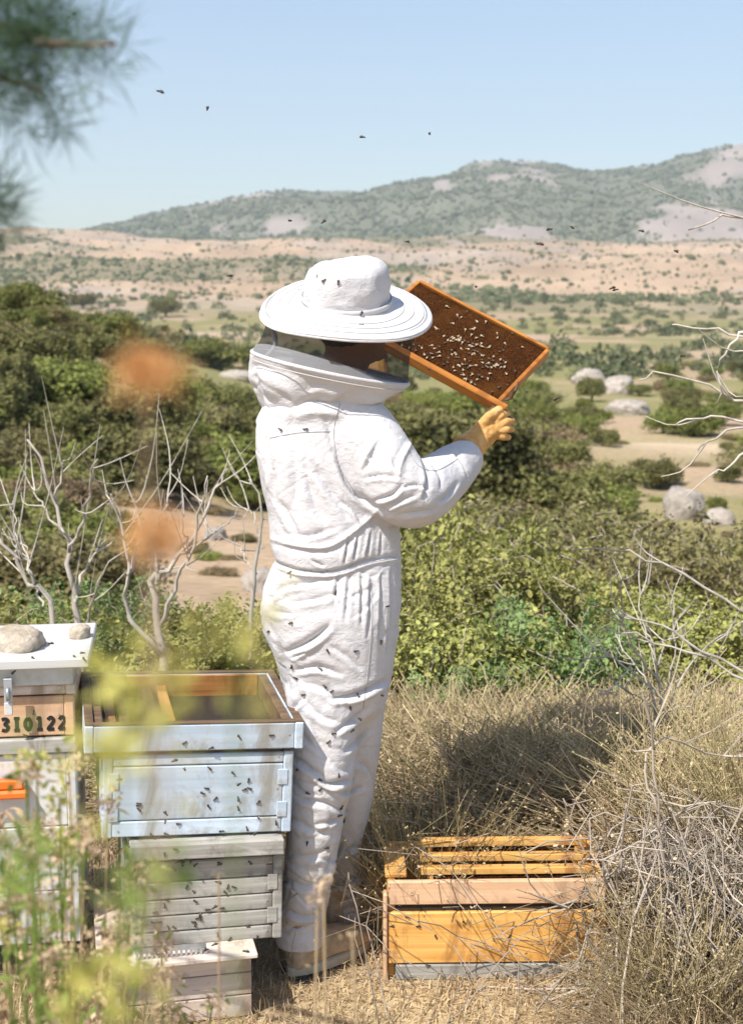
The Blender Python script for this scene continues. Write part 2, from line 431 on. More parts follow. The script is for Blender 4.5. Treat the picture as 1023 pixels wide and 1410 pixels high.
CR = {}
for i, (kind, m, n, lf, fl) in enumerate([('oak', M_oak, 9000, .075, 1.0), ('oak', M_oak, 9000, .075, .85), ('oak', M_oak, 9000, .08, 1.15),
                                          ('green', M_green, 7000, .085, .8), ('green', M_green, 7000, .08, 1.0),
                                          ('lime', M_lime, 6000, .085, .7), ('olive', M_olive, 7000, .075, .75), ('olive', M_olive, 7000, .075, .6),
                                          ('brown', M_brown, 6000, .07, .6)]):
    CR.setdefault(kind, []).append((crown_mesh('crown', n, 26 + 3 * (i % 4), lf, 100 + i, m, flat=fl), fl))
LIMB = [limb_mesh('trunk', 50 + i, M_bark) for i in range(3)]
BN = {'oak': 'oak_tree', 'green': 'green_bush', 'lime': 'lime_green_bush', 'olive': 'olive_scrub_bush', 'brown': 'brown_scrub_bush'}
BL = {'oak': ('dark green evergreen oak with a rounded crown on the valley slope', 'tree', 'evergreen oaks on the valley slope'),
      'green': ('mid green leafy bush on the slope behind the beekeeper', 'bush', 'green bushes on the slope'),
      'lime': ('bright lime green low bush on the slope', 'bush', 'lime green bushes on the slope'),
      'olive': ('dull olive green scrub bush on the slope', 'bush', 'olive scrub bushes on the slope'),
      'brown': ('brownish half dry scrub bush on the slope', 'bush', 'brown scrub bushes on the slope')}
nb = [0]
def bush(kind, x, y, half, hscale=1.0, label=None):
    i = nb[0]; nb[0] += 1
    cm, fl = CR[kind][i % len(CR[kind])]
    lb, ct, gp = BL[kind]
    e = empty(BN[kind], (x, y, float(HGT(x, y)) - .03), label or lb, ct, None if label else gp, (0, 0, rng.random() * 6.28))
    e.scale = (half, half * (.85 + .3 * rng.random()), half * hscale)
    link('trunk', LIMB[i % 3], e); link('crown', cm, e)
    return e
taken = []
def bush_px(kind, px, py, wpx, hs=1.0, label=None):
    g = G(px, py); half = M(wpx, g[1]) / 2
    taken.append((g[0], g[1], half)); return bush(kind, g[0], g[1], half, hs, label)
B = bush_px
B('oak', 765, 722, 160, .95, 'broad dark evergreen oak just below the raised glove')
B('oak', 906, 672, 88, .9, 'rounded evergreen oak behind the grey domed boulder')
B('oak', 838, 695, 80, 1.0); B('oak', 690, 690, 105, 1.0); B('oak', 640, 655, 110, .9); B('oak', 600, 630, 90, 1.0)
B('green', 914, 597, 62, 1.0, 'lone green bush standing on the bare sandy clearing'); B('oak', 972, 590, 52, 1.1); B('oak', 1000, 664, 46, .9); B('oak', 800, 585, 56, .9)
B('green', 750, 590, 90, .8); B('oak', 815, 552, 60, .9); B('green', 700, 575, 90, .8); B('green', 640, 585, 110, .8); B('oak', 950, 560, 46); B('oak', 880, 545, 40, .8)
B('lime', 838, 742, 70, .7); B('lime', 893, 758, 56, .8); B('lime', 868, 748, 50, .7); B('lime', 932, 755, 36, .7); B('olive', 750, 800, 130, .7); B('olive', 860, 830, 120, .7); B('brown', 800, 850, 120, .8); B('brown', 930, 840, 120, .8); B('olive', 690, 760, 110, .9)
B('brown', 990, 800, 110, .8); B('olive', 970, 880, 130, .8); B('olive', 1010, 620, 50, .6); B('green', 985, 700, 36, 1.0)
B('oak', 190, 690, 200, .85, 'large spreading evergreen oak behind the dead grey saplings')
B('oak', 75, 610, 110, 1.0); B('oak', 40, 745, 150, .95); B('oak', 262, 690, 110, .9); B('oak', 250, 560, 110, .8); B('lime', 325, 612, 64, .9); B('green', 340, 700, 70, .8)
B('oak', 228, 436, 50, 1.0, 'dark round tree alone at the top of the left flank'); B('oak', 125, 500, 95, .9); B('oak', 10, 575, 90, 1.6, 'tall dark oak on the left flank beside the pine'); B('oak', 115, 425, 44, .9)
B('green', 290, 505, 110, .7); B('olive', 180, 470, 110, .6); B('green', 100, 560, 120, .7); B('olive', 60, 830, 130, .8); B('green', 150, 760, 130, .9); B('green', 120, 800, 90, .8); B('olive', 300, 650, 80, .8)
B('green', 30, 470, 90, .9); B('olive', 60, 450, 80, .8); B('oak', 320, 560, 70, .8); B('lime', 290, 770, 46, .6)
KEEP = [(900, 982, 655, 712, 60), (780, 890, 500, 548, 200), (865, 985, 588, 618, 70), (298, 352, 492, 528, 150), (270, 372, 700, 800, 40), (960, 1023, 690, 725, 60)]   # rocks and bare ground that stay in view
def hides(x, y, half):
    z = float(HGT(x, y)); a = proj([[x - half, y, z], [x + half, y, z + half]])
    return any(y < ym and a[0, 0] < x1 and a[1, 0] > x0 and a[1, 1] < y1 and a[0, 1] > y0 for x0, x1, y0, y1, ym in KEEP)
for a_ in [('brown', 300, 792, 60, .6), ('olive', 335, 745, 44, .6), ('brown', 285, 708, 60, .6), ('olive', 268, 760, 50, .7), ('brown', 320, 770, 40, .5), ('brown', 962, 642, 36, .5), ('olive', 885, 640, 40, .5), ('brown', 1008, 606, 40, .6), ('olive', 850, 612, 36, .5), ('brown', 915, 725, 40, .5), ('olive', 965, 735, 44, .5), ('brown', 1010, 740, 50, .5), ('lime', 905, 690, 30, .5)]: B(*a_)
kinds = ['oak', 'oak', 'oak', 'green', 'green', 'olive', 'olive', 'brown', 'lime']
cnt = 0
for _ in range(12000):
    if cnt >= 470: break
    y = math.exp(rng.uniform(math.log(13), math.log(190))); s = rng.uniform(-.40, .36); x = s * y
    px = CX + s * FPX
    if ((x - 13.5) / 4) ** 2 + ((y - 60) / 7) ** 2 < 1: continue
    if y < 24 and 270 < px < 400: continue
    half = rng.uniform(.7, 1.9) * (.55 if y < 26 else 1)
    if hides(x, y, half): continue
    if any((x - a) ** 2 + (y - b) ** 2 < (.40 * (half + h)) ** 2 for a, b, h in taken): continue
    k = kinds[rng.integers(len(kinds))]
    if y < 26 and k == 'oak': k = 'olive'
    taken.append((x, y, half)); bush(k, x, y, half, rng.uniform(.65, 1.0)); cnt += 1

# far scrub and woods on the hills: one mass
def ico():
    t = (1 + 5 ** .5) / 2
    v = np.array([[-1, t, 0], [1, t, 0], [-1, -t, 0], [1, -t, 0], [0, -1, t], [0, 1, t], [0, -1, -t], [0, 1, -t], [t, 0, -1], [t, 0, 1], [-t, 0, -1], [-t, 0, 1]], float)
    f = np.array([[0, 11, 5], [0, 5, 1], [0, 1, 7], [0, 7, 10], [0, 10, 11], [1, 5, 9], [5, 11, 4], [11, 10, 2], [10, 7, 6], [7, 1, 8], [3, 9, 4], [3, 4, 2], [3, 2, 6], [3, 6, 8], [3, 8, 9], [4, 9, 5], [2, 4, 11], [6, 2, 10], [8, 6, 7], [9, 8, 1]])
    return v / np.linalg.norm(v[0]), f
iv, if_ = ico()
def scatter_far(y0, y1, n, rmin, rmax, thr):
    y = np.exp(rng.uniform(math.log(y0), math.log(y1), n * 6)); s = rng.uniform(-.5, .5, n * 6); x = s * y
    keep = rng.random(n * 6) < np.clip(scrub_mask(x, y) + thr, 0, 1)
    x, y = x[keep][:n], y[keep][:n]; z = HGT(x, y); k = len(x)
    r = np.clip(rmin * np.exp(rng.normal(size=k) * .45) * 1.25, rmin * .5, rmax * 1.3)
    return np.stack([x, y, z], 1), r
def far_mesh(pos, r, leafy):
    k = len(pos)
    if leafy:                                  # ragged clumps of small faces
        nl = 70
        d = rng.normal(size=(k, nl, 3)); d /= np.linalg.norm(d, axis=2, keepdims=True); d[..., 2] = np.abs(d[..., 2])
        q = pos[:, None] + d * (r[:, None] * (.6 + .5 * rng.random((k, nl))))[..., None] * np.array([1, 1, .95])
        v, f, cv = leaves(q.reshape(-1, 3), rand_rot(k * nl, d.reshape(-1, 3), .5), np.repeat(r, nl) * rng.uniform(.3, .55, k * nl), val=np.clip(np.repeat(rng.random(k), nl) * .6 + .4 * rng.random(k * nl), 0, 1))
        return v, f, cv
    j = 1 + .35 * rng.normal(size=(k, 12, 1)).clip(-1, 1)
    v = (pos[:, None] + iv[None] * j * r[:, None, None] * np.array([1, 1, .95]) + np.array([0, 0, .3]) * r[:, None, None]).reshape(-1, 3)
    f = (if_[None] + (np.arange(k) * 12)[:, None, None]).reshape(-1, 3)
    return v, f, np.repeat(rng.random(k), 12)
M_far = leaf_mat('far_scrub_leaf', (.06, .08, .035), (.18, .19, .09), .1, 0)
pos, r = scatter_far(150, 620, 2200, .9, 2.1, .35)
okk = ~((np.abs(pos[:, 1] - 330) < 22) & (pos[:, 0] > 0)); v, f, cv = far_mesh(pos[okk], r[okk], True)
link('valley_scrub', mesh_np('valley_scrub', v, f, cols=np.repeat(cv[:, None], 3, 1), mats=(M_far,)), kind='stuff', label='mass of green scrub covering the valley floor below the hills', cat='scrub')
pos, r = scatter_far(560, 1620, 16000, .55, 2.4, .22); v, f, cv = far_mesh(pos, r, False)
pos2, r2 = scatter_far(1850, 3560, 32000, 1.9, 4.2, .05); v2, f2, cv2 = far_mesh(pos2, r2, False)
link('hill_scrub', mesh_np('hill_scrub', v, f, cols=np.repeat(cv[:, None], 3, 1), mats=(M_far,)), kind='stuff', label='dark scrub dotted over the dry tan hillside', cat='scrub')
link('mountain_woods', mesh_np('mountain_woods', v2, f2, cols=np.repeat(cv2[:, None], 3, 1), mats=(M_far,)), kind='stuff', label='dark pine woods covering the far blue mountain', cat='woods')

# boulders
def boulder(px, py, wpx, hr, label, seed, Y=None, group=None, dr=.8, m=None):
    g = G(px, py) if Y is None else P(px, py, Y); half = M(wpx, g[1]) / 2
    v = iv.copy(); f = if_
    for _ in range(3):                         # subdivide
        e = {}; nv = list(v); nf = []
        def midp(a, b):
            k = (min(a, b), max(a, b))
            if k not in e: q = nv[a] + nv[b]; e[k] = len(nv); nv.append(q / np.linalg.norm(q))
            return e[k]
        for a, b, c in f:
            x, y, z = midp(a, b), midp(b, c), midp(c, a); nf += [[a, x, z], [b, y, x], [c, z, y], [x, y, z]]
        v = np.array(nv); f = np.array(nf)
    d = 1 + .28 * fbm(v * 1.3 + seed, 3)[:, None] + .10 * fbm(v * 5 + seed, 4)[:, None] - .06 * np.exp(-np.abs(vnoise(v * 2.2 + seed * 3)) / .06)[:, None]
    v = np.sign(v) * np.abs(v) ** .85 * d * np.array([half, half * dr, half * hr]); v[:, 2] += half * hr * (.55 if m is not None else .32)
    o = link('boulder', mesh_np('boulder', v, f, smooth=True, mats=(m or M_rock,)), label=label, cat='rock', group=group)
    o.location = g; o.rotation_euler = (0, 0, seed); return o
boulder(940, 712, 68, .95, 'large domed grey boulder in front of the evergreen oaks', 1.3)
boulder(992, 722, 44, .8, 'pale angular boulder beside the domed grey boulder', 2.1)
boulder(808, 528, 44, .7, 'pale pointed rock among bushes above the sandy clearing', 3.2); boulder(852, 542, 50, .75, 'rounded pale rock with a split beside the pointed rock', 4.4)
boulder(865, 570, 60, .5, 'low whitish rock at the edge of the sandy clearing', 5.5)
boulder(328, 523, 52, .4, 'flat topped grey rock beside the veil on the left flank', 6.1)
boulder(296, 742, 40, .6, 'small pale rock on bare soil behind the dead saplings', 7.7); boulder(358, 815, 56, .9, 'cracked tan rock beside the beekeeper and a thin dead stem', 8.4)
boulder(700, 640, 40, .6, 'pinkish rock half hidden by bushes below the comb', 9.3)

# ------------------------------------------------------------------ near vegetation
def bramble_mesh(name, n, seed, m, leaf=.055, nst=70):
    r = np.random.default_rng(seed)
    # arching canes
    a = r.random(nst) * 6.28; ln = .35 + .65 * r.random(nst); hh = .45 + .5 * r.random(nst)
    t = np.linspace(0, 1, 8)[None]
    x = (np.cos(a) * ln)[:, None] * t; y = (np.sin(a) * ln)[:, None] * t; z = (hh[:, None]) * np.sin(t * (1.6 + .9 * r.random((nst, 1)))) * 1.0
    pts = np.stack([x + .04 * r.normal(size=x.shape), y + .04 * r.normal(size=x.shape), np.maximum(z, 0)], -1)
    k = n // nst; tt = r.random((nst, k)) ** .7 * 6.99; i0 = tt.astype(int); fr = (tt - i0)[..., None]
    ar = np.arange(nst)[:, None]; q = pts[ar, i0] * (1 - fr) + pts[ar, np.minimum(i0 + 1, 7)] * fr
    q = q.reshape(-1, 3) + r.normal(size=(nst * k, 3)) * .045; q[:, 2] = np.maximum(q[:, 2], .01)
    val = np.clip(np.repeat(.2 + .6 * r.random(nst), k) + .35 * (r.random(nst * k) - .5), 0, 1)
    up = q * np.array([.6, .6, .2]) + np.array([0, 0, .75])
    return mesh_np(name, *(lambda o: (o[0], o[1]))(leaves(q, rand_rot(len(q), up, .5, r), leaf * (.55 + .8 * r.random(len(q))), LEAF6, val, r)), cols=np.repeat(np.repeat(val, 6)[:, None], 3, 1), mats=(m,)), tubes(pts, np.full(pts.shape[:2], .004), 3)
BR = []
for i, m in enumerate([M_bramble, M_bramble, M_bright, M_olive, M_bramble]):
    fm, (tv, tq, tt_) = bramble_mesh('foliage', 7200, 300 + i, m, .048 if m is not M_olive else .04)
    BR.append((fm, mesh_np('canes', tv, [tq, tt_], mats=(M_deadd,))))
def bramble(k, px, py, Y, half, hs, label, group=None):
    p = P(px, py, Y); z = float(HGT(p[0], Y))
    e = empty('bramble_bush', (p[0], Y, z - .02), label, 'bush', group, (0, 0, rng.random() * 6)); e.scale = (half, half, hs)
    link('canes', BR[k][1], e); link('foliage', BR[k][0], e); return e
GB = 'yellow green bramble bushes behind the dry scrub'
LBB = 'yellow green bramble bush growing behind the dry scrub'
for k, px, Y, half, hs in [(0, 600, 6.6, .6, .85), (1, 665, 7.2, .65, .95), (4, 590, 7.8, .7, 1.15), (0, 720, 6.8, .55, .75), (1, 560, 6.0, .42, .62), (4, 650, 5.9, .5, .55), (0, 800, 7.6, .6, .7), (1, 880, 7.0, .55, .6), (4, 960, 6.6, .55, .55), (0, 700, 5.8, .4, .42), (1, 830, 6.2, .45, .4)]:
    bramble(k, px, 900, Y, half, hs, LBB, GB)
bramble(2, 770, 930, 5.9, .42, .62, 'fresh bright green leafy bush standing in front of the brambles')
bramble(2, 640, 930, 5.6, .34, .42, 'low grey green leafy bush between the beekeeper and the fresh green bush')
bramble(3, 840, 900, 9.5, .9, 1.0, 'olive brown thicket behind the bare grey twigs'); bramble(3, 740, 900, 10.5, .9, 1.2, 'olive brown thicket below the broad dark oak')
bramble(3, 990, 900, 9.8, .9, 1.0, 'olive brown thicket beyond the bare branch tip')
bramble(2, 175, 900, 6.2, .5, .62, 'bright green leafy bush around the foot of the dead saplings')
bramble(0, 290, 920, 6.0, .55, .55, 'yellow green bush between the dead saplings and the beekeeper'); bramble(1, 345, 920, 6.6, .45, .6, 'yellow green bush touching the beekeeper\'s left side')
bramble(1, 60, 900, 6.8, .6, .6, 'yellow green bush behind the white hive roof'); bramble(2, 130, 900, 7.4, .6, .62, 'green bush behind the small brown stone on the hive roof')

def shrub_mesh(name, n, seed, m, h=1.0, spread=.35, tw=.5, leafn=10, leafsz=.011, rad=.0022, side=2):
    """upright dry shrub: many thin crooked stems with side twigs and small seed husks"""
    r = np.random.default_rng(seed); k = 6; t = np.linspace(0, 1, k)[None, :, None]
    a = r.random(n) * 6.28; base = np.stack([np.cos(a), np.sin(a), 0 * a], 1) * (np.sqrt(r.random(n)) * spread * .6)[:, None]
    lean = np.stack([np.cos(a), np.sin(a), 0 * a], 1) * (spread * (.2 + .9 * r.random(n)))[:, None] + r.normal(size=(n, 3)) * .1
    hh = h * (.45 + .6 * r.random(n)); lean[:, 2] = hh
    pts = base[:, None] + lean[:, None] * t * np.stack([t[..., 0] * 1.0, t[..., 0] * 1.0, np.ones_like(t[..., 0])], -1) + r.normal(size=(n, k, 3)) * .016 * t
    parts = [(pts, np.linspace(rad * 1.5, rad * .6, k)[None] * (.6 + .8 * r.random((n, 1))))]
    tips = [pts[:, 2:].reshape(-1, 3)]
    for s in range(side):
        i = r.integers(2, k - 1, n); b = pts[np.arange(n), i]
        d = lean / np.linalg.norm(lean, axis=1, keepdims=True) + r.normal(size=(n, 3)) * tw; d *= (h * (.1 + .2 * r.random(n)))[:, None]
        q = b[:, None] + d[:, None] * np.linspace(0, 1, 4)[None, :, None] + r.normal(size=(n, 4, 3)) * .006
        parts.append((q, np.full((n, 4), rad * .6))); tips.append(q[:, 1:].reshape(-1, 3))
    mb = MB(); cv = []
    for q, rr in parts:
        v, Q, T = tubes(q, np.broadcast_to(rr, q.shape[:2]), 3); mb.add(v, Q, T); cv.append(np.repeat(.2 + .7 * r.random(len(q)), q.shape[1] * 3))
    tp = np.concatenate(tips); tp = tp[r.integers(0, len(tp), n * leafn)] + r.normal(size=(n * leafn, 3)) * .008
    v, f, c = leaves(tp, rand_rot(len(tp), None, 1, r), leafsz * (.5 + r.random(len(tp))), val=.35 + .65 * r.random(len(tp)), r=r)
    mb.add(v, f); cv.append(c); cv = np.concatenate(cv)
    V_ = np.concatenate(mb.v); V_[:, 2] = np.maximum(V_[:, 2], -.02)
    return mesh_np(name, V_, [np.concatenate(x) for x in mb.f.values() if x], cols=np.repeat(cv[:, None], 3, 1), mats=(m,))
SH = [shrub_mesh('stems', 330, 400, M_dry, .75, .42), shrub_mesh('stems', 330, 401, M_drygreen, .7, .45, leafn=9), shrub_mesh('stems', 300, 402, M_straw, .7, .36, leafn=4),
      shrub_mesh('stems', 260, 405, M_drydark, .6, .45, tw=.9, leafn=5), shrub_mesh('stems', 260, 406, M_drydark, .7, .5, tw=1.0, leafn=3),
      shrub_mesh('stems', 330, 403, M_dry, .65, .5, tw=.9), shrub_mesh('stems', 300, 404, M_drygreen, .8, .38, leafn=8)]
def dry_shrub(k, x, y, s, hs, label, group):
    o = link('dry_shrub', SH[k], None, label=label, cat='shrub', group=group); o.location = (x, y, float(HGT(x, y)) - .01); o.rotation_euler = (0, 0, rng.random() * 6); o.scale = (s, s, hs); return o
LD = ['straw brown dry shrub of thin stems', 'olive tinged dry shrub with many husks', 'pale straw yellow shrub of thin stems', 'dark brown twiggy dry shrub', 'dark brown loosely branched dry shrub', 'low spreading brown dry shrub', 'tall olive tinged dry shrub']
GD = 'dry straw coloured shrubs behind the wooden box'
for i in range(84):
    Y = rng.uniform(4.2, 5.5); px = rng.uniform(525, 1090) if i < 66 else rng.uniform(-60, 400); 
    if px < 500: Y = rng.uniform(4.8, 5.4)
    x = (px - CX) / FPX * Y
    if Y < 4.5 and px < 560: continue
    k = int(rng.integers(7)); left = px < 500
    dry_shrub(k, x, Y, rng.uniform(.8, 1.25), rng.uniform(.75, 1.1) * (.32 if left else float(np.interp(Y, [4.2, 5.5], [.56, .24]))),
              LD[k] + (' behind the hives' if left else ' at the foot of the brambles' if Y > 5.4 else ' behind the wooden box'), 'dry shrubs behind the hives and the wooden box')
for i, (px, Y, s, hs, k) in enumerate([(880, 4.2, .8, .72, 0), (1000, 3.75, .8, .8, 5), (1030, 4.0, .9, .9, 1), (1070, 3.3, .8, .62, 3), (985, 3.2, .6, .55, 6), (990, 3.45, .5, .5, 4), (1030, 2.95, .7, .42, 3), (985, 2.95, .5, .28, 4), (1100, 3.8, .8, 1.0, 6)]):
    dry_shrub(k, (px - CX) / FPX * Y, Y, s, hs * .8, LD[k] + ' at the right end of the wooden box', 'dry shrubs around the right end of the wooden box')
dry_shrub(1, P(575, 1200, 3.72)[0], 3.75, .5, .62, 'dry olive shrub growing up behind the left end of the wooden box', None)

# a heap of dead grey stems leaning over the right end of the box
r = np.random.default_rng(77)
def heap(n, px, py, Y, r, spread=.32, top=.55):
    c = P(px, py, Y); t = np.linspace(0, 1, 7)[None, :, None]
    foot = np.stack([c[0] + r.normal(size=n) * spread, Y + r.normal(size=n) * .18, np.zeros(n)], 1)
    head = np.stack([c[0] + r.normal(size=n) * .10 - .05, Y + .1 + r.normal(size=n) * .12, top * (.25 + .8 * r.random(n))], 1)
    bow = r.normal(size=(n, 1, 3)) * .13 * np.sin(t * math.pi)
    pts = foot[:, None] * (1 - t) + head[:, None] * t + bow + r.normal(size=(n, 7, 3)) * .012
    pts[..., 2] = np.maximum(pts[..., 2], .004)
    return pts
pts = heap(520, 985, 1250, 3.42, r, .22, .42)
v, Q, T = tubes(pts, np.linspace(.0026, .0013, 7)[None] * (.6 + .9 * r.random((520, 1))), 4)
cvv = np.repeat(.2 + .8 * r.random(520), 28)
M_greystem = leaf_mat('grey_dead_stem', (.16, .12, .09), (.52, .45, .37), .05, 0)
link('brush_pile', mesh_np('brush_pile', v, [Q, T], cols=np.repeat(cvv[:, None], 3, 1), mats=(M_greystem,)), label='tangled pile of dead grey stems leaning beside the wooden box', cat='brush')
pts = heap(34, 640, 1250, 3.40, r, .20, .34); pts[..., 0] += np.linspace(.12, -.16, 7)[None] ; v, Q, T = tubes(pts, np.full(pts.shape[:2], .0015), 4)
link('brush_spray', mesh_np('brush_spray', v, [Q, T], cols=np.full((len(v), 3), .35), mats=(M_greystem,)), label='spray of thin dead stems leaning across the front of the wooden box', cat='brush')

# straw on the ground
def blades(n, fx, fy, hmin, hmax, wd=.004, lay=.5, r=rng):
    x, y = fx(n), fy(n); z = HGT(x, y); h = r.uniform(hmin, hmax, n)
    h = h * np.where((x > -.5) & (x < .56) & (y > 2.3) & (y < 3.8), .3, 1.0); a = r.random(n) * 6.28
    d = np.stack([np.cos(a), np.sin(a), np.zeros(n)], 1); s = np.stack([-np.sin(a), np.cos(a), np.zeros(n)], 1) * wd / 2
    l = (r.random(n) ** .8 * lay * 1.6)[:, None]; b = np.stack([x, y, z - .01], 1); up = np.array([0, 0, 1.])
    m_ = b + (d * l * .45 + up * (1 - .35 * l)) * (h * .55)[:, None]; tp = b + (d * l * 1.1 + up * np.clip(1 - .75 * l, .06, 1)) * h[:, None]
    V_ = np.stack([b - s, b + s, m_ + s * .8, m_ - s * .8, tp], 1).reshape(-1, 3); q = (np.arange(n) * 5)[:, None]
    return V_, q + np.array([[0, 1, 2, 3]]), q + np.array([[3, 2, 4]]), np.repeat(r.random(n), 5)
def grass(name, n, fx, fy, h0, h1, m, label, **k):
    v, q, t, c = blades(n, fx, fy, h0, h1, **k); return link(name, mesh_np(name, v, [q, t], cols=np.repeat(c[:, None], 3, 1), mats=(m,)), kind='stuff', label=label, cat='grass')
grass('dry_grass', 42000, lambda n: rng.uniform(-2.4, 2.6, n), lambda n: rng.uniform(2.2, 5.5, n), .05, .17, M_straw, 'short dry straw grass covering the ground around the hives', lay=.8)
grass('tall_dry_grass', 4500, lambda n: rng.uniform(.66, 2.4, n), lambda n: rng.uniform(2.75, 4.8, n), .15, .36, M_dry, 'taller dry grass at the right of the wooden box', lay=.5)
grass('straw_litter', 30000, lambda n: rng.uniform(-.9, .9, n), lambda n: rng.uniform(2.8, 4.0, n), .06, .24, M_straw, 'flattened straw litter on the soil around the boots and the wooden box', lay=1.5, wd=.0035)
# ------------------------------------------------------------------ dead saplings, bare branches
def dead_tree(name, branches, label, cat, m=M_dead, group=None, n=7, thin=.66, twigs=4):
    """branches: list of (control points, r0, r1); the first is the stem"""
    b0 = np.array(branches[0][0][0]); e = empty(name, b0, label, cat, group)
    for i, (cp, r0, r1) in enumerate(branches):
        q = spline(np.array(cp) - b0, 14); jit = .22 * r0 + .004
        q[1:-1] += rng.normal(size=q[1:-1].shape) * jit
        v, Q, T = tubes(q[None], np.linspace(r0, r1, 14)[None] * thin, n)
        bo = link('stem' if i == 0 else 'branch', mesh_np('stem' if i == 0 else 'branch', v, [Q, T], smooth=True, mats=(m,)), e)
        for t_ in range(twigs):
            k = int(rng.integers(5, 13)); d = (q[k] - q[k - 2]); d /= np.linalg.norm(d); ln = rng.uniform(.06, .2); f = d + rng.normal(size=3) * .65
            tq = np.array([q[k], q[k] + f * ln * .5 + rng.normal(size=3) * .012, q[k] + f * ln + np.array([0, 0, .3 * ln])]); tq = spline(tq, 6)
            v, Q, T = tubes(tq[None], np.linspace(.0032, .0012, 6)[None], 4); link('twig', mesh_np('twig', v, [Q, T], mats=(m,)), bo)
    return e
def pl(Y, *pts, dY=0.0):                       # px polyline at a distance, drifting by dY over its length
    k = len(pts); return [P(x, y, Y + dY * i / max(k - 1, 1)) for i, (x, y) in enumerate(pts)]
def foot(px, Y): x = P(px, 900, Y)[0]; return np.array([x, Y, float(HGT(x, Y)) - .05])
Y = 5.7
dead_tree('dead_sapling', [([foot(118, Y)] + pl(Y, (112, 890), (104, 830), (96, 760), (78, 690), (38, 605), dY=.1), .030, .006),
    (pl(Y, (96, 760), (118, 700), (135, 632), dY=-.2), .012, .004), (pl(Y, (78, 690), (86, 650), (84, 634)), .008, .003),
    (pl(Y, (104, 830), (125, 770), (168, 735), dY=.25), .011, .003), (pl(Y, (90, 735), (62, 700), (46, 672), dY=.2), .008, .003), (pl(Y, (112, 890), (122, 850), (140, 790), (178, 755), dY=-.3), .012, .003)],
    'dead grey sapling with a long bare leader leaning behind the white hive roof', 'dead tree')
dead_tree('dead_sapling', [([foot(235, 5.5)] + pl(5.5, (224, 930), (222, 880), (216, 800), (218, 780), dY=.05), .034, .014),
    (pl(5.5, (222, 900), (180, 850), (176, 790), (166, 710), (152, 680)), .018, .004), (pl(5.5, (176, 790), (196, 740), (190, 700), (202, 655), dY=.3), .012, .003), (pl(5.5, (218, 800), (250, 760), (280, 720), (300, 665), (313, 645), dY=.1), .016, .004),
    (pl(5.5, (222, 860), (240, 810), (262, 760), (278, 700), (286, 655), dY=-.15), .014, .004), (pl(5.5, (216, 805), (212, 740), (232, 690), (234, 640), dY=.2), .012, .003), (pl(5.5, (262, 760), (252, 720), (250, 690), dY=-.1), .006, .002), (pl(5.5, (250, 762), (296, 735), (330, 700), dY=.2), .008, .002), (pl(5.5, (170, 740), (150, 700), (148, 676), dY=-.2), .006, .002)],
    'dead grey sapling with many forking bare branches behind the open hive', 'dead tree')
dead_tree('dead_sapling', [([foot(70, 5.3)] + pl(5.3, (72, 850), (40, 800), (10, 755), (-20, 722)), .020, .006), (pl(5.3, (46, 810), (36, 770), (4, 728)), .010, .003), (pl(5.3, (60, 835), (40, 780), (38, 752), dY=.2), .008, .002), (pl(5.3, (20, 770), (24, 735), (18, 690), dY=.2), .007, .002)],
    'dead grey sapling leaning away over the white hive roof', 'dead tree')
dead_tree('dead_sapling', [([foot(345, 5.9)] + pl(5.9, (348, 830), (356, 760), (358, 700), (343, 660)), .018, .004), (pl(5.9, (356, 740), (350, 710), (340, 700), dY=.1), .006, .002), (pl(5.9, (354, 790), (338, 770), (330, 745), dY=.1), .006, .002)],
    'thin single dead stem beside the beekeeper\'s left hip', 'dead tree')
# dead shrub standing past the right edge, its bare branches reach in
Y = 4.4
base = np.array([1.55, 4.5, 0])
def reach(Y, *pts, dY=0.0, r0=.010, r1=.0025): return (pl(Y, *pts[::-1], dY=-dY), r0, r1)
brs = [([base + [0, 0, -.05], base + [-.02, 0, .4], base + [-.06, -.05, .9], base + [-.02, -.05, 1.35], base + [0, 0, 1.75]], .035, .012)]
for pts in [((790, 757), (850, 757), (880, 762), (930, 785), (980, 815), (1030, 842), (1100, 870)), ((832, 838), (885, 850), (930, 872), (985, 905), (1080, 950)), ((832, 864), (890, 880), (950, 900), (1030, 940), (1100, 960)),
            ((880, 523), (905, 515), (960, 525), (1000, 545), (1040, 560), (1110, 600)), ((985, 560), (990, 500), (1005, 475), (1035, 460), (1110, 500)), ((925, 447), (975, 455), (1035, 468), (1120, 520)),
            ((950, 315), (985, 303), (1030, 297), (1110, 330)), ((930, 585), (965, 575), (1030, 580), (1110, 620)), ((960, 620), (990, 600), (1035, 588), (1100, 640)), ((985, 652), (1005, 638), (1040, 622), (1100, 660)), ((880, 1040), (925, 1030), (975, 1035), (1030, 1045), (1100, 1050))]:
    brs.append((list(pl(Y, *pts)[::-1]), .009, .003))
for q in brs[1:]: q[0].insert(0, np.array([base[0] - .04, base[1] - .03, float(np.clip(q[0][0][2] - .15, .1, 1.6))]))
dead_tree('dead_shrub', brs, 'leafless dead shrub whose long bare branches reach in above the dry scrub', 'dead shrub', M_dead, n=6, thin=.75, twigs=1)
Y = 4.7
b0 = foot(905, Y)
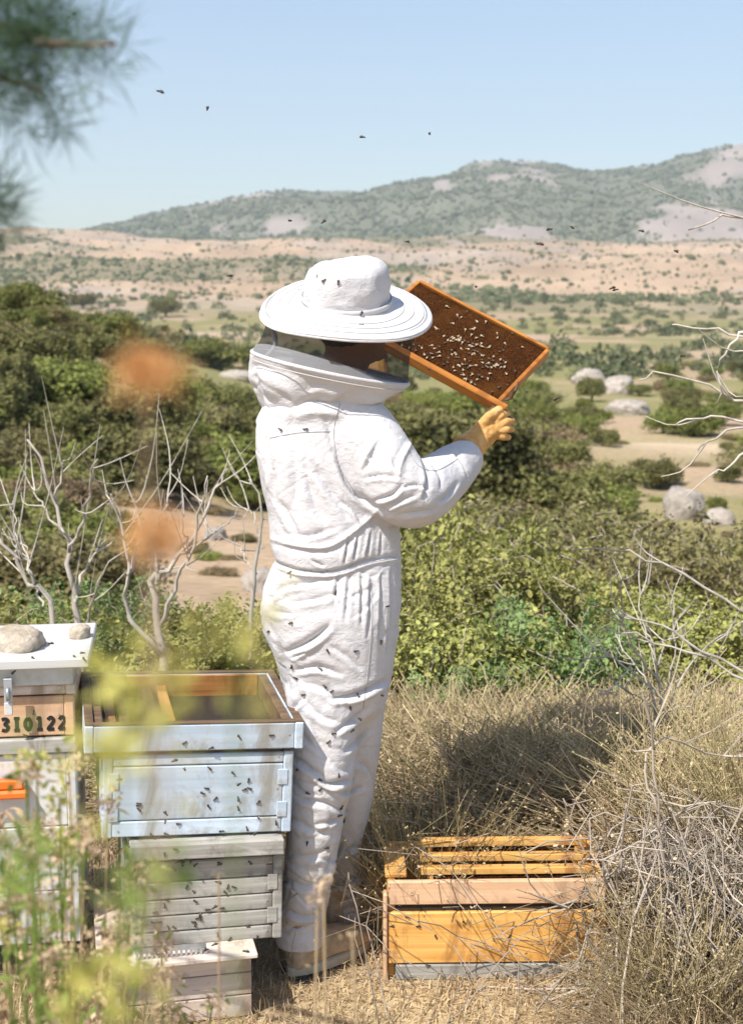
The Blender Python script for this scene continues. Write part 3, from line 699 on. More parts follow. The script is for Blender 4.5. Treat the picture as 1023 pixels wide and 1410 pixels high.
dead_tree('bare_twig_bush', [([b0] + pl(Y, (908, 1010), (905, 930), (890, 850)), .010, .003)] + [(pl(Y, *p, dY=d), .006, .0018) for p, d in [(((908, 1000), (940, 930), (985, 880), (1030, 850)), .3), (((906, 940), (870, 890), (855, 840), (858, 790)), -.2), (((905, 960), (880, 930), (830, 900), (800, 895)), .2), (((908, 990), (880, 960), (850, 950), (815, 965)), -.2), (((907, 970), (930, 900), (925, 840), (940, 780)), .2), (((905, 920), (915, 880), (945, 860)), 0.1), (((900, 890), (885, 860), (880, 830), (895, 800)), 0.1), (((907, 985), (950, 965), (1000, 925), (1040, 915)), -.2), (((908, 1000), (895, 950), (868, 910), (846, 870)), .3)]],
          'bare grey twiggy bush rising from the dry scrub at right', 'dead shrub', M_dead, n=5)
Y = 3.45
dead_tree('dead_branch', [(pl(Y, (970, 1400), (935, 1250), (905, 1120), (897, 1010), (893, 960)), .008, .004), (pl(Y, (905, 1120), (890, 1060), (905, 1020), (990, 1040), (1040, 1042), dY=.15), .006, .003), (pl(Y, (930, 1230), (850, 1240), (800, 1230), (778, 1268), dY=-.05), .005, .002), (pl(Y, (912, 1150), (860, 1170), (845, 1200), (800, 1235), dY=-.05), .004, .002)],
          'dark dead branch standing upright in the brush pile', 'branch', M_deadd, n=6)

# ------------------------------------------------------------------ hives
M_blue = wood_mat('worn_blue_paint', (.44, .53, .62), (.54, .62, .70), .65, (2, 40, 40), wear=(.42, .44, .45), wear_amt=.50, stain=(.26, .24, .20))
M_greyw = wood_mat('weathered_grey_wood', (.27, .26, .23), (.42, .40, .36), .9, (3, 70, 70), wear=(.48, .47, .43), wear_amt=.56, stain=(.14, .12, .10))
M_white = wood_mat('white_paint', (.54, .53, .51), (.60, .59, .57), .55, (2, 30, 30), wear=(.68, .64, .58), wear_amt=.66)
M_peach = wood_mat('peach_wood', (.55, .34, .20), (.68, .45, .28), .7, (2, 45, 45), stain=(.38, .24, .15))
M_pine_w = wood_mat('new_pine_board', (.58, .29, .07), (.76, .44, .14), .55, (2.2, 45, 45), stain=(.30, .13, .04))
M_pale = wood_mat('pale_board', (.56, .46, .39), (.70, .60, .52), .8, (2, 40, 40), stain=(.30, .22, .15))
M_comb_w = wood_mat('propolis_stained_wood', (.22, .09, .025), (.40, .19, .06), .5, (2, 40, 40), stain=(.07, .03, .012))
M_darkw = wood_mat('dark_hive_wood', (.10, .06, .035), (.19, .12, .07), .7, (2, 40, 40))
M_galv = mat('galvanised_steel', (.48, .52, .55), .45, .5); bs(M_galv).inputs['Metallic'].default_value = .75
_n = noise(M_galv, coords(M_galv), 26, 5, .6); L(M_galv, ramp(M_galv, _n, [(.3, (.40, .44, .47)), (.7, (.60, .64, .67))]), bs(M_galv).inputs['Base Color']); L(M_galv, ramp(M_galv, _n, [(.3, (.35,) * 3), (.7, (.6,) * 3)]), bs(M_galv).inputs['Roughness'])
M_orange = mat('orange_plastic', (.75, .17, .02), .35, .5); M_ink = mat('stencil_ink', (.025, .022, .02), .9); M_conc = mat('pale_concrete', (.62, .56, .52), .95, .1)
_n = noise(M_conc, coords(M_conc), 14, 8, .7); L(M_conc, ramp(M_conc, _n, [(.3, (.46, .41, .37)), (.7, (.70, .65, .61))]), bs(M_conc).inputs['Base Color']); bump(M_conc, _n, .7, .01)
M_dark = mat('recess_shade_dark', (.035, .026, .018), .9)  # near-black that paints the shade of gaps and recesses

def board(parent, lo, hi, m, name='board', ch=.003, kind=None):
    c = (np.array(lo) + np.array(hi)) / 2; o = MB().box(np.array(lo) - c, np.array(hi) - c, ch=ch).obj(name, m, parent); o.location = c
    if kind: o['kind'] = kind
    return o
def hive_box(name, loc, rot, w, d, h, m, label, fr=(0, .12, .78, 1), t=.024, cat='hive box', m_in=None, joints=True, group=None):
    """open box; local x along the front, y into depth; front boards split at fractions fr"""
    e = empty(name, loc, label, cat, group, rot)
    for a, b in zip(fr[:-1], fr[1:]):
        board(e, (-w / 2 + t * .98, 0, h * a + .0012), (w / 2 - t * .98, t, h * b - .0012), m)
        board(e, (-w / 2 + t * .98, d - t, h * a + .0012), (w / 2 - t * .98, d, h * b - .0012), m)
    for sx in (-1, 1):
        board(e, (sx * w / 2 - (t if sx > 0 else 0), -.0015, 0), (sx * w / 2 + (t if sx < 0 else 0), d + .0015, h), m, 'side_board')
    for a, b in zip(fr[:-1], fr[1:]):
        for sx in (-1, 1):
            o = MB().tube([(0, -.0015, 0), (0, .004, 0)], .0026, 7).obj('nail', M_galv, e); o.location = (sx * (w / 2 - t - .014), 0, h * (a + b) / 2 + .004 * sx)
    if joints:
        for sx in (-1, 1):
            for k in range(1, 5, 2):
                z0 = h * k / 5; board(e, (sx * (w / 2 - t * 1.05) - .012, -.004, z0), (sx * (w / 2 - t * 1.05) + .012, .004, z0 + h / 5.4), m, 'finger_joint', .001)
    return e
def comb_frame(parent_name, loc, rot, L_, H_, label, group=None, cat='frame', m=M_comb_w, comb=True, mcomb=None):
    e = empty(parent_name, loc, label, cat, group, rot)
    board(e, (-L_ / 2 - .022, -.013, -.010), (L_ / 2 + .022, .013, .009), m, 'top_bar', .002)
    board(e, (-L_ / 2, -.011, -H_), (-L_ / 2 + .010, .011, -.0105), m, 'side_bar', .0015); board(e, (L_ / 2 - .010, -.011, -H_), (L_ / 2, .011, -.0105), m, 'side_bar', .0015)
    board(e, (-L_ / 2 + .0105, -.009, -H_), (L_ / 2 - .0105, .009, -H_ + .010), m, 'bottom_bar', .0015)
    if comb: board(e, (-L_ / 2 + .012, -.009, -H_ + .012), (L_ / 2 - .012, .009, -.012), mcomb or M_comb, 'comb', .003)
    return e
# honeycomb: dark cells with rims
M_comb = mat('honeycomb', (.06, .03, .012), .75, .08)
_v = N(M_comb, 'ShaderNodeTexVoronoi', Scale=190.0, feature='DISTANCE_TO_EDGE'); L(M_comb, coords(M_comb), _v.inputs['Vector'])
_big = noise(M_comb, coords(M_comb), 9, 3, .6)
_c = mixc(M_comb, ramp(M_comb, _v.outputs['Distance'], [(.04, (1, 1, 1)), (.22, (0, 0, 0))]), (.010, .0035, .0008), (.075, .025, .005))
_c = mixc(M_comb, ramp(M_comb, _big, [(.5, (0, 0, 0)), (.72, (.85, .85, .85))]), _c, (.085, .031, .006))
L(M_comb, _c, bs(M_comb).inputs['Base Color']); bump(M_comb, _v.outputs['Distance'], 1.0, .004)

ROT = math.radians(12.5); ROLL = math.radians(2.6)
YF = 3.24
def hz(py): return ZP(py, YF)
FLx = P(117, 1003, YF)[0]; FRx = P(409, 1005, YF)[0]
Wt = (FRx - FLx) / math.cos(ROT) * 1.02
ctr = np.array([(FLx + FRx) / 2, YF + .05, 0])
def hv(z, w, d, h, dx=0, dy=0): return (ctr[0] + dx - 0, ctr[1] + dy, z)
R3 = (0, ROLL, ROT)
HB = 0.475
stand_z = 0.0
# pale entrance block, grey body, grey floor, blue brood box, blue rim
blk = empty('hive_stand', (ctr[0], ctr[1] - .04, 0), 'pale pinkish board stand with a landing board carrying the grey hive box', 'stand', None, (0, 0, ROT))
zs = hz(1318)
for k in range(3): board(blk, (-.225, 0, zs * k / 3 + .002), (.135, .018, zs * (k + 1) / 3 - .001), M_pale, 'front_board', .002)
for sx in (-.224, .116): board(blk, (sx, .0185, 0), (sx + .018, .40, zs - .001), M_pale, 'side_board', .002)
board(blk, (-.235, -.05, zs + .001), (.145, .40, zs + .012), M_pale, 'landing_board', .002)
ent = empty('entrance_guard', (ctr[0] - .055, ctr[1] - .075, hz(1318) + .013), 'toothed metal entrance strip on the pale landing board', 'hive part', None, (0, 0, ROT))
board(ent, (-.085, 0, .014), (.085, .0015, .028), M_galv, 'strip', 0)
for k in range(15): board(ent, (-.083 + k * .0117, 0, 0), (-.083 + k * .0117 + .006, .0015, .014), M_galv, 'tooth', 0)
z0 = hz(1312); z1 = hz(1193)
g = hive_box('brood_box', (ctr[0] + .018, ctr[1], z0), (0, ROLL * .5, ROT), M(230, YF), .44, z1 - z0 - .004, M_greyw, 'weathered grey hive body of horizontal boards under the blue box', (0, .17, .36, .55, .76, 1))
z2 = hz(1187); z3 = hz(1163)
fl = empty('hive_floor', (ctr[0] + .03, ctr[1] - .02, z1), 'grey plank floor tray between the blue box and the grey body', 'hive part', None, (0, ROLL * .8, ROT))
board(fl, (-.17, .02, 0), (.17, .45, z2 - z1), M_darkw, 'dark_gap_block'); board(fl, (-M(112, YF), -.012, z2 - z1 + .001), (M(112, YF), .46, z3 - z1 - .004), M_greyw, 'plank')  # set-back block coloured dark to stand for the shaded gap under the plank
z4 = hz(1046)
bl = hive_box('hive_box', (ctr[0] + .005, ctr[1], z3 + .004), R3, M(276, YF), HB, z4 - z3 - .006, M_blue, 'pale blue wooden hive box with worn paint and finger joints', (0, .20, .86, 1))
board(bl, (-M(130, YF), .03, z4 - z3 - .004), (M(130, YF), HB - .03, z4 - z3 + .012), M_dark, 'dark_inner_sheet', 0)  # solid dark sheet: the shade inside the open hive is in its colour
z5 = hz(1004)
rim = hive_box('shallow_super', (ctr[0] + .005, ctr[1] - .012, z4 + .008), R3, Wt, HB + .02, z5 - z4 - .008, M_blue, 'open shallow pale blue top box with dark inner walls', (0, 1), t=.022, joints=False)
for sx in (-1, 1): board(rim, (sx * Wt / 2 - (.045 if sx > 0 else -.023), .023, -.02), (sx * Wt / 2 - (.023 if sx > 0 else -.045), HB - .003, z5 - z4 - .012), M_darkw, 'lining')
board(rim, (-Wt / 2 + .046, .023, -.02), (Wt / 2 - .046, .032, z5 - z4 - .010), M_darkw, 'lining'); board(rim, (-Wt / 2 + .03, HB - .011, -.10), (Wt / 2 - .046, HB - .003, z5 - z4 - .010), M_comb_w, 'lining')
for sx in (-1, 1): board(rim, (sx * Wt / 2 - (.021 if sx > 0 else -.001), .001, z5 - z4 - .0075), (sx * Wt / 2 - (.001 if sx > 0 else -.021), HB + .019, z5 - z4 - .0045), M_darkw, 'worn_edge', 0)
board(rim, (-Wt / 2 + .0215, .001, z5 - z4 - .0075), (Wt / 2 - .0215, .021, z5 - z4 - .0045), M_darkw, 'worn_edge', 0); board(rim, (-Wt / 2 + .0215, HB - .001, z5 - z4 - .0075), (Wt / 2 - .0215, HB + .019, z5 - z4 - .0045), M_darkw, 'worn_edge', 0)
zf = z5 - .028
for k, (dx, lbl, m) in enumerate([(-.19, 'reddish stained comb frame standing against the left wall of the open hive', M_comb_w), (-.155, 'dark propolis covered frame second from the left hive wall', M_darkw), (-.085, 'dull brown comb frame leaning beside the bright new frame', M_darkw), (-.045, 'bright new wooden frame bar in the open hive', M_pine_w)]):
    q = Matrix.Rotation(ROT, 3, 'Z') @ Vector((dx, HB / 2, 0))
    comb_frame('comb_frame', (ctr[0] + q.x, ctr[1] + q.y, zf - .01 - .02 * dx), (0, 0, ROT + math.pi / 2), .40, .2, lbl, m=m, cat='hive frame')
# left hive
YL = 3.36
def lz(py): return ZP(py, YL)
xr = P(100, 980, YL)[0]; WL = .50; xc = xr - WL / 2
RL = math.radians(8)
zb = [lz(1155), lz(1040), lz(1018), lz(962), lz(945), lz(918), lz(903)]
lb_ = hive_box('hive_box', (xc, YL, .14), (0, 0, RL), WL, .31, zb[1] - .14 - .004, M_white, 'cream white lower hive box behind the foreground weeds', (0, .28, .62, 1), joints=False)
ob = empty('entrance_disc', (P(8, 1085, YL)[0], YL - .012, lz(1085)), 'orange plastic entrance piece on the cream hive box', 'hive part', None, (0, 0, RL))
board(ob, (-.07, -.018, -.022), (M(34, YL), .012, .0), M_orange, 'lower_lip', .006); board(ob, (-.07, -.010, .001), (M(28, YL), .012, .026), M_orange, 'upper_plate', .004)
lg = empty('hive_floor', (xc, YL - .012, zb[1]), 'weathered grey plank between the numbered box and the cream box', 'hive part', None, (0, 0, RL)); board(lg, (-WL / 2 - .005, 0, 0), (WL / 2 + .005, .33, zb[2] - zb[1] - .003), M_greyw, 'plank')
pk = hive_box('hive_box', (xc, YL, zb[2]), (0, 0, RL), WL, .31, zb[3] - zb[2], M_peach, 'peach coloured wooden hive box stencilled with a black number', (0, 1), joints=False)
# number, drawn as stencil strokes on the front board
STK = {'3': [[(0, .95), (.5, 1), (.8, .8), (.4, .55), (.8, .3), (.5, 0), (0, .08)]], 'I': [[(.1, 1), (.8, 1)], [(.45, 1), (.45, 0)], [(.1, 0), (.8, 0)]], '0': [[(.42, 1), (.08, .7), (.08, .3), (.42, 0), (.76, .3), (.76, .7), (.42, 1)]],
       '1': [[(.15, .8), (.45, 1), (.45, 0)], [(.1, 0), (.8, 0)]], '2': [[(.05, .78), (.4, 1), (.78, .75), (.5, .4), (.05, 0), (.82, 0)]]}
num = MB()
for k, chh in enumerate('3I0122'):
    x0 = xr - M(100 - (-2 + k * 16.0), YL) + .0; 
    for st in STK[chh]:
        q = np.array(st); q = spline(np.c_[q, 0 * q[:, 0]], 4 * len(q)) if len(q) > 2 else np.c_[q, 0 * q[:, 0]]
        cx_, cz_ = x0 - xc + q[:, 0] * .019, q[:, 1] * .030 + .018
        tv = np.gradient(np.stack([cx_, cz_], 1), axis=0); tv /= np.linalg.norm(tv, axis=1, keepdims=True) + 1e-9; nv = np.stack([-tv[:, 1], tv[:, 0]], 1) * .0044
        A = np.stack([cx_ + nv[:, 0], np.full(len(q), -.0012), cz_ + nv[:, 1]], 1); Bq = np.stack([cx_ - nv[:, 0], np.full(len(q), -.0012), cz_ - nv[:, 1]], 1); k2 = len(q)
        A2, B2 = A + [0, .0009, 0], Bq + [0, .0009, 0]
        i = np.arange(k2 - 1)[:, None]
        num.add(np.concatenate([A, Bq, A2, B2]), np.concatenate([i + [[0, k2, k2 + 1, 1]], i + [[2 * k2, 2 * k2 + 1, 3 * k2 + 1, 3 * k2]]]))
num.obj('stencilled_number', M_ink, pk)
ms = hive_box('shallow_super', (xc, YL - .004, zb[3] + .003), (0, 0, RL), WL + .01, .32, zb[4] - zb[3] - .004, M_pale, 'thin pale wooden rim above the numbered hive box', (0, 1), joints=False)
rf = empty('hive_roof', (xc, YL - .02, zb[4]), 'white topped hive roof with a galvanised metal skirt', 'hive roof', None, (0, 0, RL))
board(rf, (-WL / 2 - .006, 0, 0), (WL / 2 + .006, .35, zb[5] - zb[4]), M_galv, 'metal_skirt', .003)
board(rf, (-WL / 2 - .03, -.035, zb[5] - zb[4] + .001), (WL / 2 + .045, .35, zb[6] - zb[4] - .002), M_white, 'roof_sheet', .003)
cl = empty('hive_clip', (P(16, 950, YL)[0], YL - .028, lz(975)), 'steel spring clip holding the roof to the numbered box', 'clip', None, (0, 0, RL))
board(cl, (-.010, -.004, .022), (.010, .0, .082), M_galv, 'plate', .001); board(cl, (-.010, -.009, -.008), (.010, -.005, .024), M_white, 'tongue', .002); MB().tube([(0, -.012, .03), (0, -.012, .06)], .005, 8).obj('pivot', M_galv, cl, True)
M_stone = mat('tan_field_stone', (.5, .42, .34), .95, .1)
_n = noise(M_stone, coords(M_stone), 22, 10, .72); L(M_stone, ramp(M_stone, _n, [(.3, (.34, .27, .20)), (.5, (.56, .48, .38)), (.7, (.72, .65, .55))]), bs(M_stone).inputs['Base Color']); bump(M_stone, _n, 1.0, .02)
def stone(px, py, wpx, hr, label, seed, Y, z):
    o = boulder(px, py, wpx, hr, label, seed, Y=Y, m=M_stone); o.location.z = z; return o
stone(18, 882, 92, .5, 'big rough pale stone weighing down the white hive roof', 2.9, YL + .10, zb[6] - .012); s2 = stone(112, 880, 32, .8, 'small brown pitted stone on the corner of the white hive roof', 4.1, YL + .20, zb[6] - .006)

# wooden box, open, with frames
YB = 3.47
def bz(py): return ZP(py, YB)
xl = P(534, 1250, YB)[0]; xr2 = P(836, 1250, YB)[0]; WB = xr2 - xl; xcB = (xl + xr2) / 2
nb_ = empty('wooden_box', (xcB, YB, 0), 'long orange pine frame box standing open in the dry grass', 'wooden box', None, (0, 0, math.radians(1.5)))
hB = bz(1214)
board(nb_, (-WB / 2 + .02, 0, .0), (WB / 2 - .02, .018, bz(1328)), M_greyw, 'base_board'); board(nb_, (-WB / 2, .002, bz(1326)), (WB / 2, .02, bz(1256)), M_pine_w, 'front_board'); board(nb_, (-WB / 2, .004, bz(1246)), (WB / 2, .022, hB), M_peach, 'upper_board')
board(nb_, (-WB / 2 + .02, .012, bz(1257)), (WB / 2 - .02, .02, bz(1245)), M_dark, 'dark_gap_strip')  # dark strip behind the boards, painted shade of the gap between them
board(nb_, (-WB / 2 + .001, .24, 0), (WB / 2 - .001, .26, hB + .01), M_pine_w, 'back_board'); board(nb_, (-WB / 2, .02, 0), (-WB / 2 + .02, .24, hB - .002), M_pine_w, 'end_board'); board(nb_, (WB / 2 - .02, .02, 0), (WB / 2, .24, hB - .002), M_pine_w, 'end_board')
board(nb_, (-WB / 2 - .012, -.006, 0), (-WB / 2 - .001, .03, hB - .03), M_peach, 'corner_post'); board(nb_, (-WB / 2 - .006, .03, hB - .001), (-WB / 2 + .05, .22, hB + .012), M_pine_w, 'end_cleat')
board(nb_, (-WB / 2 + .02, .03, .02), (WB / 2 - .02, .235, .03), M_dark, 'bottom', 0)
for k, (yy, zz) in enumerate([(.07, .005), (.135, .014), (.20, .03)]):
    comb_frame('comb_frame', (xcB + .03, YB + yy, hB + zz), (0, 0, math.radians(1.5)), WB * .72, .2, ['clean pine frame in the wooden box next to its front board', 'clean pine frame in the middle of the wooden box', 'clean pine frame in the wooden box against its back board'][k], cat='hive frame', m=M_pine_w, comb=k != 1)

# ------------------------------------------------------------------ beekeeper
M_suit = mat('white_cotton', (.58, .57, .58), .85, .1)
_n = noise(M_suit, coords(M_suit), 7, 6, .6); _n2 = noise(M_suit, coords(M_suit), 700, 2, .5)
_c = ramp(M_suit, _n, [(.35, (.61, .595, .605)), (.62, (.58, .565, .575)), (.8, (.49, .47, .45))])
_sx = N(M_suit, 'ShaderNodeSeparateXYZ'); L(M_suit, coords(M_suit), _sx.inputs[0]); _mr = N(M_suit, 'ShaderNodeMapRange'); _mr.inputs['From Min'].default_value = .75; _mr.inputs['From Max'].default_value = .05
L(M_suit, _sx.outputs['Z'], _mr.inputs['Value']); _du = N(M_suit, 'ShaderNodeMath', operation='MULTIPLY'); L(M_suit, _mr.outputs[0], _du.inputs[0]); L(M_suit, ramp(M_suit, noise(M_suit, coords(M_suit), 16, 6, .65, .8), [(.42, (0, 0, 0)), (.68, (.75, .75, .75))]), _du.inputs[1])
_c = mixc(M_suit, _du.outputs[0], _c, (.42, .36, .28)); _st = ramp(M_suit, noise(M_suit, coords(M_suit), 55, 3, .5, .5), [(.70, (0, 0, 0)), (.76, (.5, .5, .5))]); _c = mixc(M_suit, _st, _c, (.42, .36, .27))
L(M_suit, _c, bs(M_suit).inputs['Base Color']); _n3 = noise(M_suit, coords(M_suit, (1, 1, 1.5)), 34, 7, .62, 1.6)
_ad = N(M_suit, 'ShaderNodeMath', operation='MULTIPLY_ADD'); L(M_suit, _n3, _ad.inputs[0]); _ad.inputs[1].default_value = 1.0; L(M_suit, ramp(M_suit, _n2, [(0, (0, 0, 0)), (1, (.06, .06, .06))]), _ad.inputs[2])
bump(M_suit, _ad.outputs[0], .5, .008)
M_skin = mat('tanned_skin', (.36, .17, .09), .5, .4)
M_glove = mat('tan_leather', (.6, .34, .1), .55, .35)
_n = noise(M_glove, coords(M_glove), 30, 5, .6); L(M_glove, ramp(M_glove, _n, [(.3, (.46, .22, .055)), (.6, (.66, .38, .13)), (.85, (.72, .50, .27))]), bs(M_glove).inputs['Base Color']); bump(M_glove, _n, .3, .003)
M_boot = mat('tan_suede', (.45, .36, .25), .9, .1); _n = noise(M_boot, coords(M_boot), 25, 5, .6); L(M_boot, ramp(M_boot, _n, [(.3, (.30, .22, .14)), (.7, (.56, .45, .32))]), bs(M_boot).inputs['Base Color'])
M_sole = mat('grey_green_rubber', (.42, .39, .31), .8, .2); M_soled = mat('dark_tread', (.05, .05, .045), .8, .3)
M_hair = mat('dark_hair', (.03, .02, .015), .6, .4)
def veil_mat(name, col, alpha):
    m = bpy.data.materials.new(name); m.use_nodes = True; b = bs(m); b.inputs['Base Color'].default_value = (*col, 1); b.inputs['Roughness'].default_value = .8
    tr = N(m, 'ShaderNodeBsdfTransparent'); mx = N(m, 'ShaderNodeMixShader'); mx.inputs[0].default_value = alpha
    # fine net: threads cover part of each mesh cell
    L(m, tr.outputs[0], mx.inputs[1]); L(m, b.outputs[0], mx.inputs[2]); L(m, mx.outputs[0], m.node_tree.nodes['Material Output'].inputs['Surface']); return m
M_net = veil_mat('black_net', (.010, .010, .012), .52); M_wnet = veil_mat('white_net', (.60, .60, .62), .28)

YP = 3.56
def ell(c, u, v, n=28, p=2.4):                 # superellipse ring
    a = np.arange(n) * 2 * math.pi / n; cu = np.sign(np.cos(a)) * np.abs(np.cos(a)) ** (2 / p); cv_ = np.sign(np.sin(a)) * np.abs(np.sin(a)) ** (2 / p)
    return np.array(c)[None] + cu[:, None] * np.array(u)[None] + cv_[:, None] * np.array(v)[None]
def sec(py, l, r_, dep, Y=YP, dz=0, dzu=0, p=2.4):
    a = P(l, py, Y); b = P(r_, py, Y); c = (a + b) / 2; return ell(c, ((b - a) / 2) + [0, 0, dzu], (0, dep, dz), p=p)
def voxel(mb, size, smooth_it=6, fac=.5):
    me = mb.me('tmp'); o = bpy.data.objects.new('tmp', me); COL.objects.link(o)
    md = o.modifiers.new('r', 'REMESH'); md.mode = 'VOXEL'; md.voxel_size = size; md.use_smooth_shade = True
    s = o.modifiers.new('s', 'SMOOTH'); s.iterations = smooth_it; s.factor = fac
    dg = bpy.context.evaluated_depsgraph_get(); ev = o.evaluated_get(dg); m2 = bpy.data.meshes.new_from_object(ev)
    bpy.data.objects.remove(o); bpy.data.meshes.remove(me)
    n = len(m2.vertices); V_ = np.empty(n * 3, np.float32); m2.vertices.foreach_get('co', V_); return m2, V_.reshape(-1, 3).astype(float)
def setco(me, V_):
    me.vertices.foreach_set('co', V_.astype(np.float32).ravel()); me.polygons.foreach_set('use_smooth', np.ones(len(me.polygons), bool)); me.update()
def normals(me):
    n = np.empty(len(me.vertices) * 3, np.float32); me.vertices.foreach_get('normal', n); return n.reshape(-1, 3).astype(float)

person = empty('person', (P(455, 1330, YP)[0], YP, 0), 'beekeeper in white hooded suit and wide veiled hat raising a honeycomb frame', 'person')
po = np.array(person.location)
def pchild(o, parent=person):
    o.parent = parent; o.matrix_parent_inverse = Matrix.Translation(-Vector(po)) if parent is person else Matrix.Identity(4); return o
# inner body: one continuous figure (head, neck, trunk, arms, legs)
HC = P(487, 447, YP + .01)                     # head centre
SHr, ELr, WRr = P(488, 590, YP - .06), P(562, 676, YP - .10), P(642, 622, YP + .20)
SHl, ELl, WRl = P(408, 592, YP + .12), P(455, 640, YP + .38), P(520, 520, YP + .44)
HIPr, KNr, ANr = P(440, 930, YP - .05), P(432, 1110, YP - .06), P(418, 1290, YP - .02)
HIPl, KNl, ANl = P(490, 930, YP + .06), P(478, 1110, YP + .14), P(478, 1262, YP + .22)
mb = MB()
fdir = np.array([.62, .74, .22]); fdir /= np.linalg.norm(fdir); zax = np.array([-.1, -.22, 1.0]); zax -= fdir * (zax @ fdir); zax /= np.linalg.norm(zax); xax = np.cross(fdir, zax)
RH = np.stack([xax, fdir, zax], 1)
def HP(x, y, z): return HC + RH @ np.array([x, y, z])
mb.ball(HC, (.076, .094, .112), 20, 14, RH); mb.ball(HP(0, .03, -.05), (.055, .062, .062), 14, 10, RH); mb.ball(HP(0, .098, -.012), (.013, .018, .022), 10, 7, RH); mb.ball(HP(0, .094, .018), (.04, .01, .01), 10, 7, RH)
mb.ball(HP(0, .088, -.058), (.026, .012, .009), 10, 7, RH); mb.ball(HP(0, .075, -.095), (.028, .022, .02), 10, 7, RH)
for s in (-1, 1): mb.ball(HP(s * .078, -.005, -.01), (.010, .020, .032), 8, 7, RH); mb.ball(HP(s * .03, .085, .006), (.015, .01, .008), 8, 6, RH)
NK = P(455, 545, YP + .01)
mb.capsule(HP(0, -.02, -.06), NK, .058, .062); mb.capsule(NK, P(455, 600, YP), .07, .12); mb.capsule(P(450, 600, YP), P(455, 750, YP), .13, .125); mb.capsule(P(455, 750, YP), P(462, 900, YP), .125, .13)
mb.capsule(SHr, NK - [0, 0, .05], .06, .06); mb.capsule(SHl, NK - [0, 0, .05], .06, .06)
for a, b, c_ in ((SHr, ELr, WRr), (SHl, ELl, WRl)): mb.capsule(a, b, .052, .042); mb.capsule(b, c_, .042, .030)
for a, b, c_ in ((HIPr, KNr, ANr), (HIPl, KNl, ANl)): mb.capsule(a, b, .085, .055); mb.capsule(b, c_, .055, .038)
bm_, bv = voxel(mb, .0075, 4); setco(bm_, bv); bm_.materials.clear(); bm_.materials.append(M_skin); pchild(link('body', bm_))
# hair under the hat
hb = MB(); hb.ball(HP(0, -.018, .022), (.080, .088, .098), 16, 10, RH); pchild(hb.obj('hair', M_hair, None, True))

# suit
mb = MB()
J = [sec(529, 428, 488, .07), sec(538, 405, 504, .11), sec(549, 382, 513, .132), sec(562, 360, 520, .138), sec(580, 353, 527, .132), sec(620, 352, 530, .145), sec(668, 360, 530, .152), sec(705, 369, 534, .158), sec(735, 372, 541, .160, dz=.035, dzu=.012), sec(752, 379, 538, .150, dz=.050, dzu=.020)]
mb.loft(J)
T_ = [sec(700, 395, 546, .120), sec(735, 384, 552, .135), sec(762, 383, 552, .138), sec(785, 371, 552, .150), sec(810, 362, 552, .160), sec(835, 358, 551, .166), sec(865, 362, 549, .163), sec(900, 378, 544, .155), sec(935, 390, 538, .145), sec(965, 396, 532, .125), sec(985, 410, 520, .09)]
mb.loft(T_)
def leg(S_): mb.loft([sec(py, l, r_, d, Y) for py, l, r_, d, Y in S_])
leg([(915, 392, 500, .115, YP - .03), (960, 394, 498, .115, YP - .04), (1005, 397, 493, .110, YP - .05), (1050, 398, 489, .105, YP - .06), (1075, 394, 485, .102, YP - .06), (1100, 396, 480, .098, YP - .06), (1150, 394, 471, .092, YP - .06), (1200, 390, 462, .086, YP - .05), (1240, 387, 453, .080, YP - .04), (1268, 383, 447, .076, YP - .03), (1280, 380, 450, .080, YP - .03), (1294, 381, 449, .079, YP - .03)])
leg([(915, 430, 538, .115, YP + .03), (960, 436, 533, .112, YP + .05), (1005, 440, 527, .108, YP + .08), (1050, 441, 521, .102, YP + .10), (1100, 442, 514, .096, YP + .13), (1150, 444, 501, .088, YP + .16), (1190, 448, 496, .080, YP + .18), (1212, 450, 499, .082, YP + .19), (1232, 453, 502, .080, YP + .19), (1248, 455, 501, .076, YP + .19), (1262, 455, 502, .075, YP + .19)])
def limb(S_, n=24):                            # (point, radius) sections swept along a path
    c = np.array([s[0] for s in S_]); r_ = np.array([s[1] for s in S_]); t = np.linspace(0, len(c) - 1, 5 * len(c))
    cc = spline(c, len(t)); rr = np.interp(t, np.arange(len(c)), r_); mb.tube(cc, rr, n)
limb([(P(462, 580, YP - .02), .085), (P(492, 596, YP - .05), .096), (P(520, 630, YP - .08), .090), (P(545, 668, YP - .10), .088), (P(566, 682, YP - .08), .083), (P(592, 670, YP - .01), .078), (P(618, 650, YP + .07), .068), (P(636, 635, YP + .14), .056), (P(643, 630, YP + .17), .047)])
limb([(P(410, 585, YP + .08), .085), (SHl, .09), (P(435, 640, YP + .30), .082), (ELl, .078), (P(480, 600, YP + .44), .07), (P(505, 545, YP + .46), .055), (P(512, 530, YP + .46), .045)])
sm_, sv = voxel(mb, .0040, 12, .5)
setco(sm_, sv); nn = normals(sm_); q = proj(sv)
facing = sstep(-.15, .35, -(nn @ (np.array([0, YP, -.35]) / np.linalg.norm([0, YP, -.35]))))
disp = np.zeros(len(sv))
